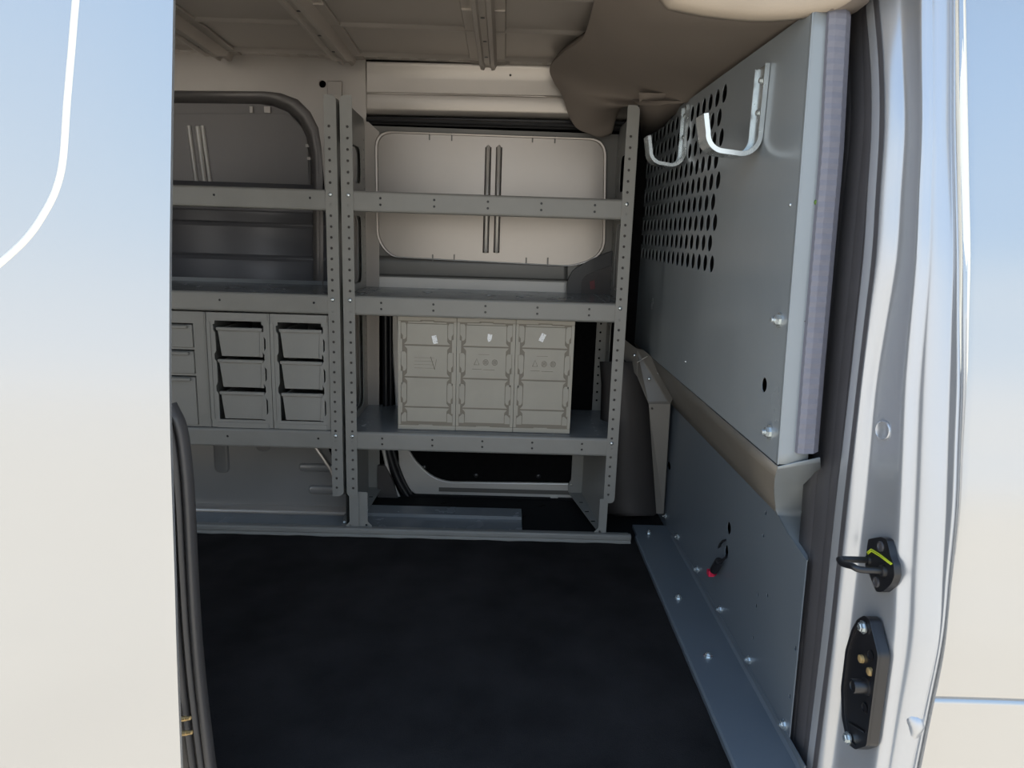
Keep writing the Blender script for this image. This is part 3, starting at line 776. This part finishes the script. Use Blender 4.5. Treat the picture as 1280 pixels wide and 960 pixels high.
# bolts
for px, py in ((975, 400), (963, 540)):
    bolt(at(px, py, X=XU), (-1, 0, 0), .0085, sh_u, stud=.006)
for px, py in ((847.5, 671), (872, 712), (901, 762), (937, 825), (981, 906)):
    bolt(at(px, py, X=XL), (-1, 0, 0), .0068, low, stud=.004)
for px, py in ((848, 748), (885, 821)):
    bolt(at(px, py, Z=ZF+.013), (0, 0, 1), .0068, low, stud=.004)
bolt(at(811, 667, Z=ZF+.013), (0, 0, 1), .006, pt, stud=.006)
bolt(at(832, 645, X=XL), (-1, 0, 0), .006, pt, stud=.004)
# faint light rivet marks
for px, py in ((988, 256), (857, 452)): dome(at(px, py, X=XU), (-1, 0, 0), .003, sh_u)
# gusset: folded brace from the bend down to the floor
gs = MB()
def g3(px, py, Y): return tuple(at(px, py, Y=Y))
a1, a2, a3, a4 = g3(779, 423, 2.10), g3(796, 436, 2.06), g3(838, 505, 1.985), g3(811, 505, 1.995)
a5, a6, a7 = g3(829.5, 642, 1.985), g3(820.5, 642, 1.995), g3(796, 470, 2.05)
a8 = g3(779, 447, 2.09)
gs.add([a1, a2, a3, a4, a7, a8, a5, a6], [(0, 1, 2, 3, 4, 5), (3, 2, 6, 7)])
gs.build('gusset', M['gusset'], pt, smooth=0, solid=.002)
gs = MB(); b1, b2 = g3(800, 436, 2.05), g3(840, 470, 1.97); 
c1 = tuple(at(809, 446, X=XU+.004)); 
gs.add([a2, g3(804, 437, 2.04), g3(850, 478, 1.95), a3], [(0, 1, 2, 3)])
gs.build('gusset_face', M['gusset'], pt, smooth=0, solid=.0015)
gb = MB(); gb.tube([g3(796.5, 453, 2.04), g3(809, 445.5, 2.01)], .0014, 6); gb.build('gusset_slot', M['frame'], pt)
for px, py in ((793, 444), (811.5, 473.5), (823.5, 466.5), (833.5, 468.5)):
    dome(at(px, py, Y=2.01), (-.3, -1, .2), .005, pt)
dd = MB().lathe(at(815, 510.5, Y=1.99), (0, -1, 0), [(0, .003), (.004, .003), (.004, .0001)], 10); dd.build('gusset_hole', M['black'], pt)

# dark plastic pillar trim behind the gusset
rows = []
tpx = [(452, 776, 800), (480, 778, 812), (520, 777, 818), (560, 774, 822), (600, 771, 826), (630, 772, 828), (640, 776, 829), (645, 786, 828)]
for py, xa, xb in tpx:
    r_ = []
    for i in range(9):
        t = i/8; px = lerp(xa-26, xb+6, t); yy = 2.13-.10*math.sin(PI*min(1, t*.95+.1))
        r_.append(tuple(at(px, py, Y=yy)))
    rows.append(r_)
tr = MB().rows(rows).build('trim_4', M['trimdark'], smooth=60, solid=.003); tag(tr, 'dark grey rounded plastic pillar trim behind the gusset', 'pillar trim', kind='structure')

# cab side behind the partition: dark box added to block the sun
cb = MB(); cb.box(1.0, 1.01, 1.0, 2.35, -.3, 1.4); cb.box(.52, 1.0, 1.14, 2.3, -.06, -.05)
cb.box(.62, 1.0, 1.16, 1.17, -.06, 1.4)
cab = cb.build('cab_sun_block', M['cab'], smooth=0); tag(cab, kind='structure')

# ================================================================== HOOKS on the partition
def hook(label, top, bot_y, tip, Yd):
    """J-shaped channel hook: back strap bolted to the sheet, curve, and upturned tip"""
    zt_, zb2, out_, tipz = top.z, bot_y, tip[0], tip[1]
    y = top.y; X0 = XU-.001
    path = [(X0, zt_)]
    R = .034; xt = X0-out_
    path += [(X0, lerp(zt_, zb2+R, t)) for t in (.3, .6, .95)]
    for k_ in range(9):
        a = PI/2*k_/8; path.append((X0-R+R*math.cos(a), zb2+R-R*math.sin(a)))
    for k_ in range(9):
        a = PI/2*k_/8; path.append((xt+R-R*math.sin(a), zb2+.003+R-R*math.cos(a)))
    path += [(xt-.003, lerp(zb2+R, tipz, .5)), (xt-.006, tipz)]
    r = empty('ladder_hook', (X0, y, zb2)); tag(r, label, 'hook', 'bright metal hooks on the partition')
    th, hw, lipd = .003, .026, .008
    rows = []
    for i, (x, z) in enumerate(path):
        a = path[max(i-1, 0)]; b = path[min(i+1, len(path)-1)]
        t = Vector((b[0]-a[0], 0, b[1]-a[1])).normalized(); n = Vector((-t.z, 0, t.x))
        if n.x > 0 and i < 3: n = -n
        n = Vector((t.z, 0, -t.x))
        c = Vector((x, y, z))
        rows.append([c+Vector((0, -hw, 0)), c+Vector((0, -hw, 0))+n*lipd, c+Vector((0, -hw+.003, 0))+n*lipd, c+Vector((0, -hw+.003, 0))+n*th,
                     c+Vector((0, hw-.003, 0))+n*th, c+Vector((0, hw-.003, 0))+n*lipd, c+Vector((0, hw, 0))+n*lipd, c+Vector((0, hw, 0))])
    MB().rows(rows, True, True).build('hook_channel', M['zinc'], r, smooth=30)
    for f_ in (.15, .5):
        bolt((X0-.002, y, lerp(zt_, zb2, f_)), (-1, 0, 0), .005, r)
    return r
t1_ = at(953, 83, X=XU-.005); b1_ = at(930, 192, X=XU-.06)
hook('larger bright metal hook on the partition, nearer the door opening', t1_, at(915, 192, X=XU-.06).z, (.098, at(887, 140, X=XU-.1).z), 0)
t2_ = at(857, 133, X=XU-.005)
hook('smaller bright metal hook on the partition, farther from the door opening', t2_, at(836, 206, X=XU-.05).z, (.09, at(816, 168, X=XU-.09).z), 0)

# ================================================================== WIRE CONNECTOR
wc = empty('wire_connector', at(893, 712, X=XL-.02)); tag(wc, 'black wire connector with a red cap hanging from the lower partition', 'connector')
p = [at(909, 693, X=XL+.004), at(907, 697, X=XL-.008), at(901, 702, X=XL-.014), at(898, 705, X=XL-.016)]
MB().tube(p, .0028, 8).build('cable', M['black'], wc, smooth=60)
q0, q1 = at(899, 701, X=XL-.016), at(892.5, 713, X=XL-.016)
MB().lathe(q0, q1-q0, [(0, .003), (.0005, .0085), ((q1-q0).length*.3, .0095), ((q1-q0).length, .0095), ((q1-q0).length+.0005, .0001)], 16).build('connector_body', M['black'], wc, smooth=30)
e = MB(); e.lathe(q1, q1-q0, [(-.001, .008), (.010, .0095), (.012, .006), (.016, .004), (.016, .0001)], 14)
e.box(q1.x-.011, q1.x+.001, q1.y+.0, q1.y+.016, q1.z-.016, q1.z-.004)
e.build('red_cap', M['red'], wc, smooth=30)
loop = [at(898, 685, X=XL+.003), at(900, 680, X=XL-.008), at(904, 676, X=XL-.008), at(909, 674.5, X=XL+.003)]
MB().tube(loop, .0026, 8).build('cable_loop', M['black'], wc, smooth=60)

# ================================================================== HEADLINER
Ls = [((758, -60), 1.45), ((744, 0), 1.60), ((735, 34), 1.72), ((727, 50), 1.80), ((702, 68), 1.95), ((688, 85), 2.08), ((693, 102), 2.12), ((704, 120), 2.14), ((712, 145), 2.15), ((722, 160), 2.15), ((736, 166), 2.15)]
Rs = [((1075, -60), 1.06), ((1040, 10), 1.10), ((990, 40), 1.25), ((950, 68), 1.40), ((910, 96), 1.60), ((880, 116), 1.75), ((850, 129), 1.84), ((815, 131), 1.84), ((782, 129), 1.98), ((770, 146), 2.1), ((764, 167), 2.15)]
Lc = cr_([at(a, b, Y=y) for (a, b), y in Ls], 4); Rc = cr_([at(a, b, Y=y) for (a, b), y in Rs], 4)
rows = []
for i, (a, b) in enumerate(zip(Lc, Rc)):
    r_ = [a+Vector((.012, 0, .02)), a+Vector((.002, 0, .006))]
    for k_ in range(13):
        t = k_/12
        q = a.lerp(b, t); q = q+Vector((0, .0, -.02*math.sin(PI*t)*.5))
        r_.append(q)
    r_.append(b+(Vector((.05, 0, .01)) if i < 28 else Vector((.002, 0, .008))))
    rows.append(r_)
hlm = MB().rows(rows).build('headliner', M['headliner'], smooth=60, solid=.004); tag(hlm, 'brown moulded headliner drooping over the partition', 'headliner')
tl = [[at(799, 116, Y=1.85), at(822, 117, Y=1.84), at(866, 114, Y=1.83)], [at(800, 150, Y=1.98), at(822, 148, Y=1.96), at(850, 140, Y=1.94)], [at(802, 172, Y=2.15), at(818, 165, Y=2.12), at(842, 150, Y=2.05)]]
MB().rows(tl).build('headliner_tail', M['headliner'], hlm, smooth=60, solid=.003)
# lighter rolled front edge near the opening
Ys = [((820, -30), 1.2), ((836, 0), 1.19), ((850, 6), 1.18), ((880, 12), 1.17), ((910, 16), 1.16), ((950, 19), 1.14), ((1000, 17), 1.12), ((1035, 10), 1.10), ((1062, 0), 1.08), ((1085, -20), 1.07)]
Lc = cr_([at(a, b, Y=y) for (a, b), y in Ys], 4)
rows = []
for p in Lc:
    rows.append([p+Vector((0, .03, .0)), p+Vector((0, .012, -.001)), p, p+Vector((0, -.008, .004)), p+Vector((0, -.014, .014)), p+Vector((0, -.016, .05)), p+Vector((0, -.0, .12))])
MB().rows(rows).build('headliner_edge', M['headliner_edge'], hlm, smooth=60, solid=.003)['label'] = 'pale tan rolled front edge'

# ================================================================== RIGHT DOOR PILLAR, SEAL AND FRONT DOOR
# each line of the jamb section measured down the pillar, on its own plane along the van
RY = [-160, -60, 0, 80, 160, 240, 320, 400, 480, 560, 640, 720, 800, 880, 960, 1040, 1120]
def tab(d):
    ks = sorted(d); out = []
    for y in RY:
        if y <= ks[0]: a, b = ks[0], ks[1]
        elif y >= ks[-1]: a, b = ks[-2], ks[-1]
        else:
            for i in range(len(ks)-1):
                if ks[i] <= y <= ks[i+1]: a, b = ks[i], ks[i+1]
        out.append(d[a]+(d[b]-d[a])*(y-a)/(b-a))
    return out
LN = dict(
 s0=({0: 1053, 160: 1055, 320: 1038, 480: 1023, 640: 1010, 800: 997, 960: 983}, .520),
 c1=({0: 1097, 80: 1103, 160: 1104, 320: 1094, 480: 1075, 640: 1057, 800: 1040, 960: 1020}, .528),
 c2=({0: 1124, 160: 1127, 320: 1117, 480: 1092, 640: 1078, 800: 1060, 960: 1040}, .545),
 c3=({0: 1151, 160: 1152, 320: 1145, 480: 1130, 640: 1123, 800: 1115, 960: 1093}, .552),
 c4=({0: 1188, 160: 1188, 320: 1191, 480: 1187, 640: 1182, 800: 1173, 960: 1140}, .590),
 c5=({0: 1196, 160: 1197, 320: 1201, 480: 1202, 640: 1196, 800: 1180, 960: 1148}, .592),
 c6=({0: 1205, 160: 1208, 320: 1211, 480: 1207, 640: 1198, 800: 1176, 960: 1143}, .606))
PL = {k: [at(px, py, X=X) for px, py in zip(tab(d), RY)] for k, (d, X) in LN.items()}
def mid(a, b, t, dx=0, dy=0): return [p.lerp(q, t)+Vector((dx, dy, 0)) for p, q in zip(a, b)]
cols = [mid(PL['c1'], PL['c2'], -.3, 0, .02), PL['c1'], mid(PL['c1'], PL['c2'], .5, .0, -.003), PL['c2'], mid(PL['c2'], PL['c3'], .15, .004, .004), mid(PL['c2'], PL['c3'], .85, .003, .003), PL['c3'],
        mid(PL['c3'], PL['c4'], .12, .004, -.002), mid(PL['c3'], PL['c4'], .38, .001, .001), mid(PL['c3'], PL['c4'], .42, .0, -.004), mid(PL['c3'], PL['c4'], .8, .0, -.003), PL['c4'], mid(PL['c4'], PL['c5'], .5, 0, .006), PL['c5'], [p+Vector((.02, .03, 0)) for p in PL['c5']]]
def smooth_cols(cols, n=3):
    rows = [list(r) for r in zip(*cols)]
    # refine along the height
    fine = []
    for j in range(len(rows[0])): 
        fine.append(cr_([r[j] for r in rows], n))
    return [list(r) for r in zip(*fine)]
pil = MB().rows(smooth_cols(cols)).build('wall_right', M['paintp'], smooth=75, solid=.0015)
md = pil.modifiers.new('sub', 'SUBSURF'); md.levels = 1; md.render_levels = 2
tag(pil, 'silver painted door pillar on the right with pressed steps', 'pillar', kind='structure')
# rubber seal, three ribs
A_, B_ = PL['s0'], PL['c1']
prof = [(-.10, .012), (0, -.004), (.08, -.008), (.14, -.004), (.18, .002), (.22, -.004), (.34, -.012), (.46, -.008), (.50, .0), (.54, -.004), (.62, -.010), (.68, -.006), (.72, .0), (.76, -.006), (.88, -.010), (.98, -.004), (1.03, .01)]
cols = [mid(A_, B_, t, 0, dy) for t, dy in prof]
sl = MB().rows(smooth_cols(cols)).build('rubber_seal', M['rubber'], smooth=70, solid=.001)
tag(sl, 'black ribbed rubber door seal on the right pillar beside the partition', 'door seal')
# front door outer skin to the right, with a body crease low down
rows = []
c6 = cr_(PL['c6'], 6); c5 = cr_(PL['c5'], 6)
zc_ = at(1200, 903, X=.62).z
ins = []
for p in c6: ins.append(p)
def skin_rows(edge, xs_, zc_, dep, back):
    rows = []
    zs = [p.z for p in edge]
    lev = sorted(set([round(z, 4) for z in zs]+[zc_+d for d in (-.012, -.007, -.004, -.0015, .0, .0015, .004, .007, .012)]), reverse=True)
    for z in lev:
        k_ = max(i for i in range(len(zs)-1) if zs[i] >= z) if z <= zs[0] else 0
        a, b = edge[k_], edge[k_+1]; t = (z-a.z)/(b.z-a.z); p = a.lerp(b, t); e5 = c5[k_].lerp(c5[k_+1], t)
        dy = dep*max(0, 1-abs(z-zc_)/.005)
        e5 = e5+Vector((.003, 0, 0)); e5.z = z
        rows.append([e5+Vector((.006, back, 0)), e5+Vector((.001, .008, 0)), e5, e5.lerp(p, .5)+Vector((-.001, -.004, 0))]+[Vector((p.x, p.y+.002+dy, z)), Vector((p.x+.002, p.y+dy, z))]+[Vector((p.x+d, p.y-.03*d*d*3+dy, z)) for d in xs_])
    return rows
fd = MB().rows(skin_rows(c6, (.01, .05, .12, .25, .45, .8), zc_, .006, .03)).build('door_2', M['paint'], smooth=50, solid=.001)
tag(fd, 'silver front door panel at the right edge of the photo', 'door', kind='structure')
hem = [PL['c6'][i]+Vector((-.006 if RY[i] < 500 else -.004, -.0005 if RY[i] < 500 else .0045, 0)) for i in range(len(RY))]
MB().tube(cr_(hem, 4), [max(.0022, .0068-.0045*max(0, min(1, (RY[min(i//4, len(RY)-1)]-430)/250))) for i in range(4*(len(RY)-1)+1)], 12).build('hem_edge', M['bright'], fd, smooth=80)  # cream colour paints the highlight along the rolled hem
# drain boss and channel at the low hinge
bp_ = [at(1138, 883, X=.588), at(1139, 888, X=.588), at(1144, 899, X=.588), at(1145, 908, X=.588), at(1140, 922, X=.588), at(1134, 945, X=.588), at(1129, 985, X=.588)]
MB().tube(cr_(bp_, 3), [.010, .012, .013, .0135, .014, .0145, .0145, .014, .013, .011, .0095, .0085, .008, .0078, .0075, .0075, .0075, .0075, .0075], 12).build('drain_boss', M['paintp'], pil, smooth=70)
# rubber grommet disc on the pillar
p = at(1104, 538, X=.5485); MB().lathe(p, (-1, -.25, .05), [(-.004, .014), (.001, .014), (.002, .0125), (.0012, .0115), (.0012, .0001)], 24).build('grommet', M['paintp'], pil, smooth=40)

# ---- striker on the pillar
XS = .548
st = empty('door_striker', at(1098, 740, X=XS)); tag(st, 'black looped door striker on the silver pillar, above the contact plate', 'striker')
o_ = rnd(pxx([(1085, 674), (1095, 672), (1101, 671), (1108, 674), (1111, 685), (1113, 696), (1117, 705), (1118, 720), (1114, 730), (1109, 735), (1103, 740), (1095, 740), (1091, 730), (1086, 716), (1081, 708), (1083, 690)], XS-.006), .004, 3)
MB().plate(o_[::-1], [], YZ(XS-.006), .010).build('base_plate', M['black'], st, bevel=.002)
lp_ = [at(1110, 714, X=XS), at(1102, 714, X=XS-.012), at(1066, 714, X=XS-.048), at(1054, 707, X=XS-.055), at(1050, 704, X=XS-.052), at(1056, 701.5, X=XS-.047), at(1070, 700, X=XS-.03), at(1090, 699, X=XS+.0)]
# loop runs from the near root, out along -X, and back to the far root
n0 = at(1105, 713.5, X=XS-.006); f0 = at(1086, 700, X=XS-.006)
dx = .043
lp_ = [n0, n0+Vector((-dx*.75, .002, 0)), n0+Vector((-dx*.93, .010, .001)), f0+Vector((-dx, -.012, -.001)), f0+Vector((-dx*1.02, -.004, 0)), f0+Vector((-dx*.9, .0, 0)), f0]
MB().tube(cr_(lp_, 4), .0048, 10).build('striker_loop', M['black'], st, smooth=60)
MB().lathe(n0, (-1, 0, 0), [(-.001, .009), (.004, .008), (.006, .005), (.006, .0001)], 14).build('loop_collar', M['black'], st, smooth=40)
MB().lathe(f0, (-1, 0, 0), [(-.001, .007), (.003, .006), (.003, .0001)], 14).build('loop_collar', M['black'], st, smooth=40)
for px, py in ((1100.5, 683), (1095, 727.5)):
    p = at(px, py, X=XS-.007); MB().lathe(p, (-1, 0, 0), [(-.001, .0075), (.0015, .0072), (.0016, .0045), (.0004, .004), (.0004, .0001)], 16).build('screw', M['rubber'], st, smooth=30)
ys_ = MB()
ys_.tube([at(1084, 690.5, X=XS-.007), at(1089, 686.5, X=XS-.007), at(1100, 693, X=XS-.007), at(1114.5, 704.5, X=XS-.007)], .0010, 6)
ys_.tube([at(1085, 692.5, X=XS-.007), at(1089, 688.8, X=XS-.007), at(1100, 695.3, X=XS-.007), at(1113.5, 705.5, X=XS-.007)], .0010, 6)
ys_.build('paint_mark', M['yellow'], st)['label'] = 'yellow-green paint line'

# ---- contact plate below
XC = .545
cp_ = empty('contact_plate', at(1075, 935, X=XC)); tag(cp_, 'black electrical contact plate with brass contacts low on the pillar', 'contact plate')
def q5(x, y): return (1020+x/4.8, 760+y/4.8)
o_ = rnd(pxx([q5(*p) for p in ((252, 66), (292, 44), (322, 66), (372, 270), (374, 300), (306, 828), (238, 850), (190, 812), (158, 660), (152, 480), (180, 250), (216, 130))], XC-.012), .005, 3)
inner = rnd(pxx([q5(*p) for p in ((262, 84), (290, 66), (308, 84), (350, 274), (352, 300), (290, 806), (240, 828), (205, 796), (176, 650), (170, 480), (196, 254), (230, 142))], XC-.012), .005, 3)
pl_ = MB(); pl_.plate(o_[::-1], [inner[::-1]], YZ(XC-.013), .004); pl_.plate(o_[::-1], [], YZ(XC-.010), .014)
pb = pl_.build('plate', M['black'], cp_, bevel=.0008, seg=1)
for x, y in ((285, 115), (195, 780)):
    bolt(at(*q5(x, y), X=XC-.012), (-1, 0, 0), .0065, cp_)
for x, y in ((270, 305), (322, 382)):
    MB().lathe(at(*q5(x, y), X=XC-.012), (-1, 0, 0), [(-.002, .0062), (.002, .0058), (.003, .004), (.003, .0001)], 16).build('brass_contact', M['brass'], cp_, smooth=40)
for x, y in ((327, 282), (292, 598)):
    MB().lathe(at(*q5(x, y), X=XC-.0115), (-1, 0, 0), [(0, .0075), (.0015, .0075), (.0015, .006), (.0002, .0058), (.0002, .0001)], 16).build('socket', M['black'], cp_, smooth=30)
p0, p1 = at(*q5(312, 470), X=XC-.010), at(*q5(222, 508), X=XC-.030)
MB().lathe(p0, (-1, .0, .0), [(0, .013), (.004, .0125), (.005, .010), (.022, .010), (.023, .0095), (.023, .007), (.0215, .0065), (.0215, .0001)], 20).build('spigot', M['black'], cp_, smooth=30)
MB().tube([at(*q5(200, 690), X=XC-.012), at(*q5(290, 745), X=XC-.012)], .0015, 6).build('plate_rib', M['black'], pb)

# ================================================================== LEFT SLIDING DOOR (outer skin)
XD = -.4106
Ld = {0: 217.5, 150: 215, 300: 213, 400: 212.5, 500: 212.5, 600: 215, 700: 218.5, 830: 222, 960: 227}
ed = [at(px, py, X=XD) for px, py in zip(tab(Ld), RY)]
edc = cr_(ed, 5)
rows = []
for p in edc:
    rows.append([p+Vector((-.03, .012, 0)), p+Vector((-.003, .006, 0)), p+Vector((0, .003, 0)), p+Vector((-.001, 0, 0))]+[p+Vector((-d, -.002*min(1, d*20)-.02*d*d, 0)) for d in (.004, .03, .08, .16, .3, .5, .9)])
sd = MB().rows(rows).build('door_1', M['paint'], smooth=60, solid=.001)
tag(sd, 'large silver sliding door slid open at the left', 'door', kind='structure')
# body line curving down the skin
def skin_pt(px, py):
    # intersect the view ray with the door skin by marching in Y
    lo, hi = .5, 1.2
    def ys(z):
        for i in range(len(edc)-1):
            if edc[i+1].z <= z <= edc[i].z:
                t = (z-edc[i].z)/(edc[i+1].z-edc[i].z); return edc[i].lerp(edc[i+1], t).y
        return edc[0].y if z > edc[0].z else edc[-1].y
    for _ in range(40):
        m_ = (lo+hi)/2; p = at(px, py, Y=m_); d = XD-p.x
        if m_ < ys(p.z)-.002-.02*d*d: lo = m_
        else: hi = m_
    return at(px, py, Y=lo)
sw = [skin_pt(*p) for p in ((100, -50), (95, 0), (90, 60), (84, 130), (79, 200), (70, 238), (55, 268), (34, 298), (0, 330), (-40, 362))]
MB().tube([p+Vector((0, .0035, 0)) for p in cr_(sw, 6)], .0062, 14).build('body_line', M['bright'], sd, smooth=80)  # the line's bright reflection is painted by its cream colour

# ---- seal along the rear edge of the opening
RY2 = [505, 515, 530, 560, 620, 700, 780, 860, 960, 1040]
sr = {505: 212, 515: 217, 530: 224, 560: 230, 620: 235.5, 700: 239.5, 780: 244, 860: 251, 960: 263, 1040: 274}
rows = []
for y in RY2:
    b = at(sr[y], y, Y=.968); r_ = []
    for t, dy in ((-.05, .012), (0, 0), (.003, -.004), (.007, -.003), (.009, .003), (.011, -.003), (.015, -.007), (.019, -.003), (.021, .003), (.023, -.004), (.028, -.008), (.032, -.003), (.034, .002), (.05, -.006), (.06, .0), (.08, .01)):
        r_.append(Vector((b.x-t if t > -.01 else b.x+.004, b.y+dy, b.z)))
    rows.append(r_)
fine = [cr_([r[j] for r in rows], 4) for j in range(len(rows[0]))]
ls = MB().rows([list(r) for r in zip(*fine)]).build('rubber_seal', M['rubber_dark'], smooth=70, solid=.001)
tag(ls, 'black ribbed rubber door seal curving behind the silver sliding door', 'door seal')
for py in (899, 917):
    a = at(226, py, Y=.953); b = at(238 if py < 910 else 240, py-1.5, Y=.950)
    pn = MB().lathe(a, b-a, [(0, .004), ((b-a).length*.55, .004), ((b-a).length*.56, .0032), ((b-a).length, .0030), ((b-a).length+.001, .0001)], 12)
    cpn = pn.build('contact_pin', M['brass'], sd, smooth=40)

# ================================================================== LIGHT
w = bpy.data.worlds.new('sky'); SC.world = w; w.use_nodes = True
N = w.node_tree.nodes; L = w.node_tree.links; bg = N['Background']
tc = N.new('ShaderNodeTexCoord'); sx = N.new('ShaderNodeSeparateXYZ'); L.new(tc.outputs['Generated'], sx.inputs['Vector'])
rp = N.new('ShaderNodeValToRGB'); cr = rp.color_ramp
cr.elements[0].position = 0; cr.elements[0].color = (.60, .54, .46, 1)
cr.elements[1].position = 1; cr.elements[1].color = (.26, .44, .78, 1)
for pos, c in ((.35, (.74, .68, .60)), (.46, (.92, .88, .82)), (.515, (.96, .95, .92)), (.56, (.88, .91, .93)), (.61, (.76, .85, .93)), (.70, (.56, .74, .94)), (.80, (.42, .63, .93))):
    e = cr.elements.new(pos); e.color = c+(1,)
zh = N.new('ShaderNodeMapRange'); zh.inputs['From Min'].default_value = -1; zh.inputs['From Max'].default_value = 1
L.new(sx.outputs['Z'], zh.inputs['Value'])
L.new(zh.outputs['Result'], rp.inputs['Fac'])
cl = N.new('ShaderNodeTexNoise'); cl.inputs['Scale'].default_value = 2.2; cl.inputs['Detail'].default_value = 6
cmr = N.new('ShaderNodeMapRange'); cmr.inputs['From Min'].default_value = .52; cmr.inputs['From Max'].default_value = .8; cmr.inputs['To Max'].default_value = .35
L.new(tc.outputs['Generated'], cl.inputs['Vector']); L.new(cl.outputs['Fac'], cmr.inputs['Value'])
mx = N.new('ShaderNodeMix'); mx.data_type = 'RGBA'; mx.inputs['B'].default_value = (.95, .95, .95, 1)
L.new(cmr.outputs['Result'], mx.inputs['Factor']); L.new(rp.outputs['Color'], mx.inputs['A'])
L.new(mx.outputs['Result'], bg.inputs['Color']); bg.inputs['Strength'].default_value = 1.0
sun = bpy.data.lights.new('sun', 'SUN'); sun.energy = 4.6; sun.angle = .01; sun.color = (1, .95, .87)
so = bpy.data.objects.new('sun', sun); COL.objects.link(so); so.location = (3, 1, 4)
so.rotation_euler = Vector((-.62, -.10, -.78)).to_track_quat('-Z', 'Y').to_euler()
SC.view_settings.view_transform = 'Standard'; SC.view_settings.look = 'None'; SC.view_settings.exposure = 0.9; SC.view_settings.gamma = 1.0
try: SC.cycles.max_bounces = 10; SC.cycles.diffuse_bounces = 6
except Exception: pass
